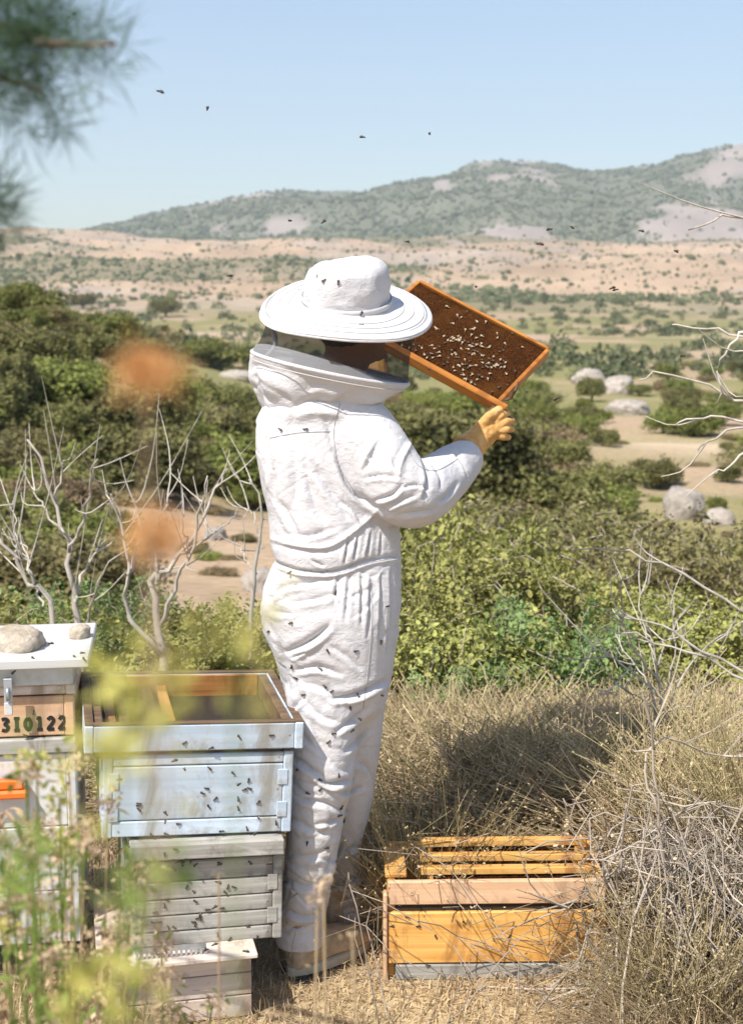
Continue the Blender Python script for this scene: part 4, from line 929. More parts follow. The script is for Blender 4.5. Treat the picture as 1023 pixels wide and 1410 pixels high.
def fold(pts, w, amp, pt=None):                # crease along a line: valley (amp>0) with raised lips
    global disp
    c = spline(np.c_[np.array(pts, float), np.zeros(len(pts))], 6 * len(pts))[:, :2]; best = np.full(len(q), 1e9); tt = np.zeros(len(q)); sd = np.zeros(len(q))
    lo, hi = c.min(0) - 4 * w, c.max(0) + 4 * w; idx = np.nonzero((q[:, 0] > lo[0]) & (q[:, 0] < hi[0]) & (q[:, 1] > lo[1]) & (q[:, 1] < hi[1]))[0]
    if not len(idx): return
    qq = q[idx]; b = best[idx]; t_ = tt[idx]; s_ = sd[idx]; n = len(c) - 1
    for i in range(n):
        a, e = c[i], c[i + 1]; d = e - a; l2 = d @ d + 1e-9; k = np.clip(((qq - a) @ d) / l2, 0, 1); pr = a + k[:, None] * d; df = qq - pr; ds = np.hypot(df[:, 0], df[:, 1])
        m_ = ds < b; b = np.where(m_, ds, b); t_ = np.where(m_, (i + k) / n, t_); s_ = np.where(m_, np.sign(d[0] * df[:, 1] - d[1] * df[:, 0]), s_)
    end = np.sqrt(np.clip(np.sin(np.pi * np.clip(t_ * .96 + .02, 0, 1)), 0, 1)); x = b * s_ / w
    prof = -np.exp(-np.abs(x) * 1.5) + .55 * np.exp(-((x - 1.3) / .9) ** 2) + .15 * np.exp(-((x + 1.9) / 1.2) ** 2)
    disp[idx] += amp * prof * end * facing[idx]
F_ = [  # back and sleeve
 ([(461, 620), (470, 645), (483, 673), (505, 693), (533, 708)], 8, .012), ([(520, 610), (508, 632), (500, 648)], 6, .007), ([(566, 609), (552, 636), (549, 662)], 8, -.007), ([(500, 660), (525, 655), (549, 658)], 6, .006),
 ([(515, 690), (540, 682), (553, 668)], 6, .008), ([(583, 636), (588, 660), (584, 686)], 7, .008), ([(602, 692), (618, 680), (630, 664)], 6, .006), ([(532, 700), (552, 690), (572, 682)], 6, .006), ([(627, 622), (640, 640), (646, 660)], 6, .009),
 ([(540, 630), (548, 645), (560, 655)], 5, .005), ([(555, 672), (570, 668), (590, 672)], 5, .005), ([(595, 640), (605, 655), (606, 672)], 6, .004), ([(505, 625), (520, 640), (528, 660)], 7, .004), ([(548, 710), (575, 706), (600, 700)], 7, .005),
 ([(433, 645), (458, 680), (480, 712)], 11, .008), ([(446, 575), (455, 600), (458, 628)], 9, .004), ([(374, 655), (378, 690)], 8, .006), ([(400, 600), (408, 660), (402, 700)], 16, .005), ([(420, 640), (432, 690), (450, 725)], 12, .006), ([(385, 690), (402, 722), (412, 742)], 9, .007), ([(365, 600), (372, 640), (380, 670)], 10, .004),
 ([(372, 742), (412, 752), (455, 752), (500, 722), (520, 702)], 7, -.006), ([(395, 735), (425, 738), (462, 728)], 8, .005), ([(470, 690), (490, 705), (500, 722)], 7, .007), ([(405, 575), (440, 568), (480, 575)], 12, -.003),
 # pleats under the arm and the gathered waist
 ([(480, 742), (474, 775)], 4, .007), ([(494, 737), (487, 770)], 4, .007), ([(511, 735), (504, 770)], 4, .007), ([(526, 735), (522, 768)], 4, .005), ([(375, 774), (413, 786), (462, 787), (509, 772), (548, 766)], 5, .010), ([(430, 772), (446, 780)], 4, .006),
 ([(369, 829), (388, 809), (435, 801)], 9, .011), ([(373, 842), (402, 846)], 7, .007), ([(397, 830), (430, 826), (468, 816)], 9, .006), ([(394, 898), (416, 889), (436, 877), (453, 862)], 9, .013), ([(402, 905), (421, 897)], 5, .006),
 ([(481, 790), (478, 820), (475, 855)], 5, .006), ([(498, 790), (498, 825), (497, 858)], 5, .006), ([(511, 795), (509, 840), (505, 878)], 5, .005), ([(525, 790), (524, 840), (522, 880)], 5, .005), ([(466, 792), (460, 830)], 5, .005), ([(538, 785), (538, 850), (533, 900)], 5, .005),
 ([(408, 923), (438, 918), (468, 928)], 8, .008), ([(455, 889), (478, 904), (497, 921)], 8, .005), ([(458, 962), (492, 956), (532, 937)], 8, .015), ([(402, 978), (418, 960)], 7, .009), ([(420, 940), (450, 950), (470, 968)], 10, .006), ([(385, 885), (392, 920), (398, 950)], 8, .006),
 # legs
 ([(462, 1008), (482, 994), (508, 974)], 8, .010), ([(414, 1012), (433, 1028)], 8, .008), ([(475, 1036), (490, 1022), (505, 1006)], 7, .009), ([(402, 1040), (424, 1057), (446, 1071)], 8, .013), ([(440, 1074), (457, 1081), (482, 1074)], 7, .014), ([(470, 1094), (500, 1085)], 7, .009), ([(410, 1100), (444, 1106), (480, 1120)], 8, .008), ([(435, 1135), (455, 1133), (474, 1128)], 7, .008),
 ([(400, 1075), (415, 1090), (440, 1096)], 7, .006), ([(398, 1125), (425, 1140), (450, 1150)], 9, .007), ([(449, 1205), (460, 1182), (472, 1160)], 7, .008), ([(400, 1175), (425, 1180), (455, 1170)], 9, .006), ([(395, 1210), (420, 1222), (452, 1214)], 8, .008), ([(425, 1245), (448, 1236)], 7, .012), ([(390, 1250), (412, 1262), (440, 1262)], 7, .009), ([(395, 1280), (420, 1276)], 6, .007),
 ([(456, 1222), (478, 1214), (500, 1206)], 7, .013), ([(458, 1240), (482, 1238), (502, 1226)], 6, .012), ([(470, 1252), (495, 1246)], 5, .008), ([(468, 1180), (485, 1170), (498, 1165)], 7, .007), ([(490, 1050), (510, 1060), (518, 1080)], 8, .007), ([(430, 990), (440, 1020), (452, 1050)], 12, .006), ([(412, 955), (440, 985), (470, 995)], 10, .006)]
for a in F_: fold(a[0], a[1] * .6, a[2] * 1.4)
# soft billows and fine cotton creases everywhere, stretched along the limbs
s3 = sv * np.array([1, 1, .62])
disp += .0060 * fbm(s3 * 5 + 3, 2)
wp = np.stack([fbm(sv * 5 + 1, 2), fbm(sv * 5 + 31, 2), fbm(sv * 5 + 61, 2)], 1)
def creases(frq, off, w_, amp, skew):          # sparse thin creases along the zero lines of a stretched noise
    global disp
    k = sv * np.array(frq) + wp * 1.6 + off; k[:, 2] += skew * sv[:, 0] * frq[2]
    n_ = vnoise(k); msk = sstep(-.05, .45, fbm(sv * 6 + off * 2, 2))
    disp += amp * (1 - .6 * sstep(1.0, 1.15, sv[:, 2])) * msk * (-np.exp(-np.abs(n_ / w_)) + .45 * np.exp(-((n_ - 2.0 * w_) / (1.4 * w_)) ** 2))
creases((5, 5, 13), 3.3, .10, .0060, .9); creases((6, 6, 16), 9.1, .10, .0050, -1.0); creases((14, 14, 6), 15.7, .12, .0030, .2); creases((11, 11, 24), 22.2, .13, .0028, .5)
setco(sm_, sv + nn * disp[:, None]); sm_.materials.clear(); sm_.materials.append(M_suit)
suit = pchild(link('suit', sm_))
from mathutils.bvhtree import BVHTree
_vv = sv + nn * disp[:, None]; bvh = BVHTree.FromPolygons([tuple(x) for x in _vv], [tuple(p.vertices) for p in sm_.polygons])
M_seam = mat('seam_thread', (.40, .39, .39), .9, .1)
for pts in ([(468, 556), (460, 590), (463, 625), (474, 655), (492, 682)], [(372, 603), (410, 596), (455, 594)], [(512, 800), (512, 860), (506, 930), (500, 975)], [(533, 836), (532, 860), (530, 886)], [(412, 786), (440, 789), (470, 788), (505, 776), (545, 768)], [(560, 612), (575, 640), (600, 648), (630, 632)]):
    c_ = spline(np.c_[np.array(pts, float), np.zeros(len(pts))], 10 * len(pts)); hp_ = []
    for x, y, _ in c_:
        d = Vector(ray(x, y)).normalized(); h_ = bvh.ray_cast(Vector((0, 0, CAMZ)), d)
        if h_[0] is not None: hp_.append(np.array(h_[0]) + np.array(h_[1]) * .0004)
    if len(hp_) > 3: v, Q, T = tubes(np.array(hp_)[None], np.full((1, len(hp_)), .0012), 5); pchild(MB().add(v, Q, T).obj('seam', M_seam, None, True))

# hood cape below the veil ring, ring, veil, hat
RC = P(455, 506, YP); ru = (P(562, 528, YP) - P(347, 483, YP)) / 2; rv = np.array([0, .175, .006])
def ring(c, u, v, n=64): a = np.arange(n) * 2 * math.pi / n; return np.array(c)[None] + np.cos(a)[:, None] * u[None] + np.sin(a)[:, None] * v[None]
n_ = 64; an = np.arange(n_) * 2 * math.pi / n_
r0 = ring(RC, ru, rv); 
r1 = ring(P(449, 519, YP), ru * .92 + [0, 0, .004], rv * .88); r1 += (np.cos(an) < -.2)[:, None] * np.array([-.012, 0, -.012])
r2 = ring(P(438, 541, YP), (P(520, 552, YP) - P(352, 540, YP)) / 2, np.array([0, .135, .012])); r3 = ring(P(436, 556, YP), (P(508, 548, YP) - P(366, 556, YP)) / 2, np.array([0, .128, .008])); r4 = ring(P(438, 566, YP), (P(506, 560, YP) - P(370, 568, YP)) / 2, np.array([0, .130, .0])); r3[:, 2] += .020 * np.clip(np.cos(an) + .4, 0, 1); r4[:, 2] += .045 * np.clip(np.cos(an) + .4, 0, 1)
hm = MB(); rr_ = [r0, r0 * .6 + r1 * .4 + [0, 0, -.002], r1, (r1 + r2) / 2 + (r1 - RC) * .04, r2, (r2 + r3) / 2, r3, r4]
rg = [x + np.stack([.010 * np.sin(an * 9 + .5 * k), .010 * np.sin(an * 7 + 1), .013 * np.sin(an * 5 + .5 * k) + .006 * np.sin(an * 13 + k)], 1) * min(k, 4) / 4 for k, x in enumerate(rr_)]
rg = np.array(rg); tt_ = np.linspace(0, len(rg) - 1, 26); lo_ = np.minimum(tt_.astype(int), len(rg) - 2); fr2 = (tt_ - lo_)[:, None, None]; rg = rg[lo_] * (1 - fr2) + rg[lo_ + 1] * fr2
out_ = rg - rg.mean(1, keepdims=True); out_ /= np.linalg.norm(out_, axis=2, keepdims=True); amt = (np.minimum(tt_, 1.5) / 1.5)[:, None]
cr_ = fbm(rg * np.array([13, 13, 24]), 3); cn_ = vnoise(rg * np.array([16, 16, 26]) + fbm(rg * 9, 2)[..., None] * 1.5 + 5)
rg = rg + out_ * (amt * (.016 * cr_ - .010 * np.exp(-np.abs(cn_) / .12)))[..., None]; rg = list(rg)
hm.loft(rg, caps=False); ho = hm.obj('hood_cape', M_suit, None, True); sd = ho.modifiers.new('s', 'SOLIDIFY'); sd.thickness = .004; sb = ho.modifiers.new('u', 'SUBSURF'); sb.levels = 1; sb.render_levels = 1; pchild(ho)
def torus(c_pts, r_, n=10):
    c = np.concatenate([c_pts, c_pts[:1]]); v, Q, T = tubes(c[None], np.full((1, len(c)), r_), n); return MB().add(v, Q)
pchild(torus(r0, .0052).obj('veil_ring', M_suit, None, True))
# hat: tilted back towards the camera
tl = math.radians(20.5)
ha = Vector((0.045, -math.sin(tl), math.cos(tl))).normalized(); hx = Vector((1, 0, -.075)); hx = (hx - ha * hx.dot(ha)).normalized(); hy = ha.cross(hx)
RHat = np.stack([np.array(hx), np.array(hy), np.array(ha)], 1); HCn = P(477, 421, YP)
def hat_pt(x): return HCn + np.asarray(x) @ RHat.T
prof = [(.212, -.016), (.214, -.010), (.205, -.006), (.185, -.001), (.16, .003), (.135, .006), (.112, .009), (.103, .020), (.100, .042), (.096, .068), (.088, .092), (.073, .108), (.050, .116), (.030, .118), (.004, .119)]
rings = []
prof = [tuple(x[:2]) for x in spline(np.array([(a, b, 0) for a, b in prof]), 43)]
for kk, (r_, z) in enumerate(prof):
    k = kk / 3
    wob = 1 + (.02 * np.sin(an * 3 + 1) + .015 * np.sin(an * 5)) * (1 if 6 <= k <= 11 else 0); ex = 1.06 if k >= 6 else 1.0
    dn = .006 * fbm(np.stack([np.cos(an) * 2.2, np.sin(an) * 2.2, np.full(n_, kk * .22)], 1) + 4, 3) * (1 if k > 5 else .25); wob = wob + dn / max(r_, .03) * (1 if k > 6 else 0)
    zz = z + dn * (k < 6 or k > 11) + ((-.010 * np.cos(2 * an) + .003 * np.sin(3 * an + 1)) * (r_ / .214) ** 2 if k < 7 else 0) - (.010 * np.cos(an - 2.4) if k >= 10 else 0) + (.004 * np.sin(an * 2 + .5) if 8 <= k else 0)
    rings.append(hat_pt(np.stack([np.cos(an) * r_ * wob * ex, np.sin(an) * r_ * wob, np.zeros(n_) + zz], 1)))
hmb = MB().loft(rings, caps=False); ht = hmb.obj('hat', M_suit, None, True); sd = ht.modifiers.new('s', 'SOLIDIFY'); sd.thickness = .004; sd.offset = -1; sb = ht.modifiers.new('u', 'SUBSURF'); sb.levels = 1; sb.render_levels = 2; pchild(ht)
pchild(torus(rings[0], .0035).obj('brim_piping', M_suit, None, True))
stt = MB()
for kk in (8, 11, 14): stc = np.concatenate([rings[kk], rings[kk][:1]]) + np.array(ha) * .0006; v, Q, T = tubes(stc[None], np.full((1, len(stc)), .0009), 4); stt.add(v, Q)
pchild(stt.obj('brim_stitching', M_seam, None, True))
bnd = MB().loft([hat_pt(np.stack([np.cos(an) * .1065 * 1.06, np.sin(an) * .1065, np.full(n_, z)], 1)) for z in (.012, .026)], caps=False).obj('hat_band', M_suit, None, True); sd = bnd.modifiers.new('s', 'SOLIDIFY'); sd.thickness = .002; pchild(bnd)
# veil between brim and ring
top = hat_pt(np.stack([np.cos(an) * .20, np.sin(an) * .20, np.full(n_, -.008)], 1)); rgs = []
bot = r0
for t in np.linspace(0, 1, 9):
    x = top * (1 - t) + bot * t; cc = x.mean(0); rgs.append(cc + (x - cc) * (1 - .10 * math.sin(t * math.pi)) + np.stack([.006 * np.sin(an * 7 + 3 * t), .006 * np.cos(an * 6), 0 * an], 1) * math.sin(t * math.pi))
pchild(MB().loft(rgs, caps=False).obj('veil_net', M_net, None, True))
# lower white net panel, higher at the back left
wn = []
hgt = .006 + .028 * np.clip(np.sin(-an), 0, 1) ** .7 * np.clip(.75 - .55 * np.cos(an), .1, 1.2)
for t in np.linspace(0, 1, 5):
    x = r0 + (RC - r0) * (.06 * t) + np.stack([0 * an, 0 * an, hgt * t + .004], 1) + (r0 - RC) * .012; wn.append(x)
pchild(MB().loft(wn, caps=False).obj('white_net_panel', M_wnet, None, True))
st = spline([P(372, 445, YP - .03), P(379, 462, YP - .05), P(378, 478, YP - .06), P(368, 490, YP - .05)], 10); sv_, Qv, _t = tubes(st[None], np.full((1, 10), .006), 6); pchild(MB().add(sv_ , Qv).obj('veil_strap', M_suit, None, True))
# zip: a dark line of teeth along the near half of the cape
zr = ring(P(452, 513, YP), ru * 1.028, rv * 1.03)[36:62]; v, Q, T = tubes(zr[None], np.full((1, len(zr)), .0013), 5)
pchild(MB().add(v, Q, T).obj('zip', mat('zip_teeth', (.55, .54, .52), .5), None, True))

# gloves
def hand(name, wrist, palm, knuckles, tips, mids, thumb, rf=.0086, gaunt=None):
    h = MB(); wr, pa = np.array(wrist), np.array(palm)
    h.capsule(wr, pa, .032, .036); kn = [np.array(k) for k in knuckles]
    for k in kn: h.capsule(pa, k, .024, .0105)
    for k, m_, t in zip(kn, mids, tips): h.capsule(k, m_, rf * 1.15, rf); h.capsule(m_, t, rf, rf * .85)
    for a, b, ra, rb in zip(thumb[:-1], thumb[1:], (.018, .0125), (.0125, .0105)): h.capsule(a, b, ra, rb)
    if gaunt is not None: h.tube(spline(gaunt[0], 8), np.interp(np.linspace(0, 1, 8), np.linspace(0, 1, len(gaunt[1])), gaunt[1]), 18)
    m_, v_ = voxel(h, .0024, 3); setco(m_, v_); n2_ = normals(m_)
    v_ = v_ + n2_ * (.0022 * fbm(v_ * 45, 3) + .0012 * (1 - 2 * np.abs(vnoise(v_ * 70))))[:, None]; setco(m_, v_); m_.materials.clear(); m_.materials.append(M_glove); return pchild(link(name, m_))
YH = YP + .27
def H(px, py, d=0): return P(px, py, YH + d)
hand('glove', H(650, 612, -.04), H(671, 593, -.01), [H(689, 572, -.022), H(696, 581, -.024), H(697, 591, -.022), H(692, 601, -.018)],
     [H(683, 570, .034), H(688, 579, .036), H(688, 590, .036), H(684, 600, .033)], [H(698, 569, .012), H(705, 579, .012), H(705, 591, .012), H(699, 602, .013)], [H(661, 589, -.03), H(673, 573, -.036), H(687, 564, -.022)], gaunt=([H(640, 622, -.07), H(650, 613, -.045), H(660, 602, -.02)], [.044, .040, .034]))
HLc = P(515, 470, YP + .52)
def Hl(x, y, z): return HLc + np.array([x, y, z])
hand('glove', WRl + [0, .0, .0], HLc + [0, 0, -.02], [Hl(-.03, .01, .02), Hl(-.012, .012, .026), Hl(.008, .012, .026), Hl(.026, .01, .02)], [Hl(-.03, .05, .035), Hl(-.012, .052, .038), Hl(.008, .052, .038), Hl(.026, .05, .035)], [Hl(-.03, .035, .05), Hl(-.012, .037, .054), Hl(.008, .037, .054), Hl(.026, .035, .048)], [Hl(.02, -.01, -.01), Hl(.035, -.02, .015), Hl(.03, -.01, .035)])
# boots
def boot(ank, d, toe_px=None):
    d = np.array([d[0], d[1], 0.]); d /= np.linalg.norm(d); s = np.array([d[1], -d[0], 0]); a = np.array([ank[0], ank[1], 0.]); up = np.array([0, 0, 1.])
    def sc(f, wd, z0, z1): c = a + d * f + up * (z0 + z1) / 2; return ell(c, s * wd, up * (z1 - z0) / 2, 20, 2.8)
    u = MB(); u.loft([sc(-.085, .018, .03, .08), sc(-.078, .034, .026, .10), sc(-.03, .040, .026, .115), sc(.03, .042, .026, .112), sc(.08, .046, .026, .095), (sc(.13, .047, .026, .080)), sc(.17, .042, .026, .066), sc(.195, .025, .027, .048)])
    u.loft([ell(a + d * f + up * z, s * w_, d * l_, 20) for f, z, w_, l_ in ((-.025, .06, .041, .060), (-.03, .10, .042, .056), (-.032, .14, .044, .056), (-.034, .165, .047, .058))])
    m_, v_ = voxel(u, .005, 4); setco(m_, v_); n2_ = normals(m_); v_ += n2_ * (.003 * fbm(v_ * 30, 3))[:, None]; setco(m_, v_); m_.materials.clear(); m_.materials.append(M_boot)
    b = pchild(link('boot', m_)); parts = []
    def outline(z, g): t = np.linspace(0, 2 * math.pi, 28, endpoint=False); f = .055 + (.145 + g) * np.cos(t); wd = (.044 + g) * np.sin(t) * (1 + .10 * np.cos(t)); return a[None] + f[:, None] * d + wd[:, None] * s + up * z
    o = MB().loft([outline(.012, .004), outline(.034, .004), outline(.036, -.004)]).obj('sole', M_sole, None, False); pchild(o)
    tr = MB()
    for k in range(9):
        f = -.07 + k * .031; c = a + d * f; tr.box((-.040, -.010, 0), (.040, .010, .013), Matrix(((s[0], d[0], 0, c[0]), (s[1], d[1], 0, c[1]), (0, 0, 1, 0), (0, 0, 0, 1))))
    pchild(tr.obj('tread', M_soled, None)); lc = MB()
    for k in range(4):
        f = .02 + k * .024; z = .118 - k * .011; lc.tube(np.array([a + d * f + s * .026 + up * (z - .012), a + d * f + up * z, a + d * f - s * .026 + up * (z - .012)]), .0028, 5)
    pchild(lc.obj('laces', M_pale, None)); return b
boot((P(434, 1325, YP - .03)[0], YP - .03), (.72, .70)); boot((P(478, 1290, YP + .20)[0], YP + .17), (.80, .60))

# ------------------------------------------------------------------ honeycomb frame in the hands
BRp = P(684, 558, YH + .015); TRp = P(769, 492, YH + .175); BLg = P(520, 468, YH + .17)
ax = BRp - BLg; ax /= np.linalg.norm(ax); upv = TRp - BRp; upv -= ax * (upv @ ax); Hh = np.linalg.norm(upv); upv /= Hh; nrm = np.cross(upv, ax)
Lf = .44; fc = BRp - ax * Lf / 2
RF = Matrix(((ax[0], nrm[0], upv[0]), (ax[1], nrm[1], upv[1]), (ax[2], nrm[2], upv[2])))
fr_ = empty('honeycomb_frame', fc, 'wooden frame of dark honeycomb with bees held up by the beekeeper', 'frame', None, RF.to_euler())
M_frw = wood_mat('honey_stained_frame_wood', (.30, .10, .018), (.50, .20, .04), .4, (2, 40, 40), stain=(.25, .09, .02))
board(fr_, (-Lf / 2 - .01, -.016, -.012), (Lf / 2 + .03, .016, .008), M_frw, 'lower_bar', .002); board(fr_, (-Lf / 2, -.013, Hh - .003), (Lf / 2, .013, Hh + .006), M_frw, 'upper_bar', .002)
for sx in (-1, 1): board(fr_, (sx * Lf / 2 - .006, -.0145, .0085), (sx * Lf / 2 + .006, .0145, Hh - .0045), M_frw, 'side_bar', .002)
board(fr_, (Lf / 2 - .006, -.010, -.062), (Lf / 2 + .014, .008, -.0125), M_darkw, 'lug', .003)
bdy = MB().tube([(Lf / 2 + .012, -.012, .02), (Lf / 2 + .022, -.014, .035), (Lf / 2 + .014, -.012, .07), (Lf / 2 + .003, -.014, .10)], [.003, .004, .004, .002], 6).obj('propolis_strand', M_darkw, fr_, True)
# comb with a wavy uneven surface
nx, nz = 90, 42; gx_, gz_ = np.meshgrid(np.linspace(-Lf / 2 + .006, Lf / 2 - .006, nx), np.linspace(.009, Hh - .006, nz)); vf = np.stack([gx_, 0 * gx_, gz_], -1).reshape(-1, 3)
thk = .010 + .0035 * fbm(vf * 22, 3) - .004 * (np.abs(vf[:, 2] - Hh / 2) > Hh * .44); Vc = np.concatenate([vf - np.stack([0 * thk, thk, 0 * thk], 1), vf + np.stack([0 * thk, thk, 0 * thk], 1)])
i = (np.arange(nz - 1)[:, None] * nx + np.arange(nx - 1)[None]).reshape(-1); qa = np.stack([i, i + 1, i + nx + 1, i + nx], -1); nn_ = nx * nz
edge = [np.arange(nx), np.arange(nz) * nx + nx - 1, np.arange(nx)[::-1] + (nz - 1) * nx, np.arange(nz)[::-1] * nx]; loop = np.concatenate([e[:-1] for e in edge]); l2 = np.roll(loop, -1)
link('comb', mesh_np('comb', Vc, [qa, qa[:, ::-1] + nn_, np.stack([loop, loop + nn_, l2 + nn_, l2], -1)], smooth=True, mats=(M_comb,)), fr_)

# ------------------------------------------------------------------ bees
M_bee = mat('bee_body', (.05, .032, .016), .6, .3); M_wing = mat('pale_glint_wing', (.44, .37, .27), .4, .4); M_beep = mat('pale_bee_body', (.34, .22, .11), .6, .3)
def bee_mesh(name, mbody, mwing):
    b = MB(); b.ball((0, -.0042, 0), (.0021, .0044, .0020), 8, 6); b.ball((0, .0016, .0002), (.0019, .0021, .0019), 8, 5); b.ball((0, .0045, 0), (.0015, .0012, .0014), 7, 5); nb0 = sum(len(x) for f in b.f.values() for x in f)
    k = sum(len(x) for f in (b.f[4],) for x in f); k3 = sum(len(x) for x in b.f[3])
    wv = [];
    for s in (-1, 1):
        b.add(np.array([[s * .0006, .001, .0018], [s * .0022, -.0015, .0030], [s * .0034, -.0062, .0028], [s * .0016, -.0075, .0026], [s * .0004, -.004, .0024]])[:, :], [[0, 1, 2, 3]], [[0, 3, 4]])
    q = np.concatenate(b.f[4]); t = np.concatenate(b.f[3]); V_ = np.concatenate(b.v); first = V_.shape[0] - 10
    mi = np.concatenate([(q.min(1) >= first), (t.min(1) >= first)]).astype(int)
    return mesh_np(name, V_, [t, q] if False else [q, t], smooth=True, mats=(mbody, mwing), midx=mi)
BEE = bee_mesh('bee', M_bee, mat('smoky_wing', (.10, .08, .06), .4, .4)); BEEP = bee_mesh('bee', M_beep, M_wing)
def bee(loc, R, label, group, sc=1.0, me=None):
    o = link('bee', me or BEE, label=label, cat='bee', group=group); o.matrix_world = Matrix.LocRotScale(Vector(loc), R.to_quaternion() if isinstance(R, Matrix) else R.to_quaternion(), (sc,) * 3); return o
def frame_of(n, ang):
    n = Vector(n).normalized(); a = Vector((0, 0, 1)) if abs(n.z) < .9 else Vector((1, 0, 0)); t = (a - n * a.dot(n)).normalized(); t2 = n.cross(t); f = t * math.cos(ang) + t2 * math.sin(ang); r_ = f.cross(n)
    return Matrix(((r_.x, f.x, n.x), (r_.y, f.y, n.y), (r_.z, f.z, n.z)))
r = np.random.default_rng(5)
# on the comb: wing reflection put into a paler colour; thickest towards the lower right
vis = -1 if nrm[1] > 0 else 1                  # face seen from the camera
made = 0
while made < 150:
    u_, v_ = r.random(), r.random()
    dens = .08 + math.exp(-(((u_ - .68) / .24) ** 2 + ((v_ - .33) / .26) ** 2)) + .25 * math.exp(-(v_ / .15) ** 2)
    if r.random() > dens: continue
    loc = fc + ax * ((u_ - .5) * Lf * .93) + upv * (.014 + v_ * (Hh - .026)) + nrm * vis * .0125
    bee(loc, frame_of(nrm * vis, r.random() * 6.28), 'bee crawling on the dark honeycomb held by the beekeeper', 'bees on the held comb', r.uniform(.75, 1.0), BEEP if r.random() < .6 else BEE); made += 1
bpy.context.view_layer.update()
dg = bpy.context.evaluated_depsgraph_get()
def on_surface(px, py, only=None, skip=0):
    d = ray(px, py); d = d / np.linalg.norm(d); hit, loc, nor, idx, ob, _m = S.ray_cast(dg, Vector((0, 0, CAMZ)) + Vector(d) * 2.2, Vector(d))
    return (loc, nor, ob) if hit else None
def root(o):
    while o.parent: o = o.parent
    return o
def stick(pts, rootnames, label, group, sc=1.0):
    for x, y in pts:
        h_ = on_surface(x, y)
        if not h_ or not root(h_[2]).name.split('.')[0] in rootnames: continue
        bee(Vector(h_[0]) + Vector(h_[1]) * .002, frame_of(h_[1], r.random() * 6.28), label, group, sc)
stick([(386, 591), (420, 591), (400, 858), (463, 816), (533, 836), (370, 870), (440, 921), (458, 951), (419, 956), (452, 897), (491, 896), (524, 885), (407, 933), (402, 917), (482, 976), (493, 957), (447, 944), (484, 1006), (460, 1010), (453, 1021), (466, 1067), (441, 1075), (442, 1086), (425, 1092), (401, 1114), (470, 1111), (473, 1129), (423, 1162), (449, 1167), (466, 390), (497, 432), (497, 446), (447, 386), (400, 788), (525, 957), (410, 1060)], ('person',), 'dark bee resting on the beekeeper\'s white suit', 'bees on the white suit')
stick([(int(r.uniform(190, 390)), int(r.uniform(1050, 1160))) for _ in range(20)] + [(245, 1160), (262, 1150), (230, 1148), (340, 1140), (322, 1065), (355, 1105), (290, 1030), (255, 1022), (375, 1012), (330, 1015)], ('hive_box', 'shallow_super'), 'dark bee crawling on the pale blue hive box', 'bees on the blue hive')
stick([(int(r.normal(245, 40)), int(r.normal(1185, 14))) for _ in range(16)] + [(int(r.normal(255, 48)), int(r.normal(1275, 32))) for _ in range(34)], ('brood_box', 'hive_floor', 'concrete_block', 'entrance_guard'), 'dark bee crawling about the grey hive body and its entrance', 'bees at the hive entrance')
stick([(70, 887), (58, 885), (103, 905), (115, 900), (117, 908), (46, 907), (47, 980), (35, 1012), (60, 1012), (20, 925)], ('hive_box', 'hive_roof', 'shallow_super'), 'dark bee on the white roofed hive', 'bees on the white roofed hive')
stick([(560, 1262), (575, 1275), (600, 1290), (640, 1270), (590, 1330), (700, 1290)], ('wooden_box',), 'dark bee on the orange pine box', 'bees on the pine box')
for (x, y, Y) in [(102, 19, 2.6), (220, 126, 2.8), (286, 150, 3.4), (500, 189, 3.6), (591, 184, 3.3), (400, 304, 3.4), (445, 306, 3.6), (742, 336, 2.6), (757, 316, 3.4), (787, 313, 3.2), (882, 318, 3.6), (930, 346, 3.2), (842, 397, 3.3), (848, 399, 3.5), (767, 549, 3.3), (560, 333, 3.8), (316, 380, 3.4), (330, 1080, 2.9), (240, 1048, 2.8), (255, 1060, 2.6), (355, 1290, 2.8), (590, 508, 3.4), (725, 540, 3.6), (940, 490, 3.6), (655, 395, 3.3), (300, 1215, 2.9), (370, 1190, 3.0), (545, 1085, 3.4), (620, 1060, 3.6), (703, 575, 3.4)] + [(int(r.uniform(150, 560)), int(r.uniform(960, 1330)), r.uniform(2.6, 3.1)) for _ in range(14)]:
    bee(P(x, y, Y), Euler((r.uniform(-.5, .5), r.uniform(-.5, .5), r.random() * 6.28)).to_matrix(), 'dark bee flying in the open air', 'bees in flight', 1.15)

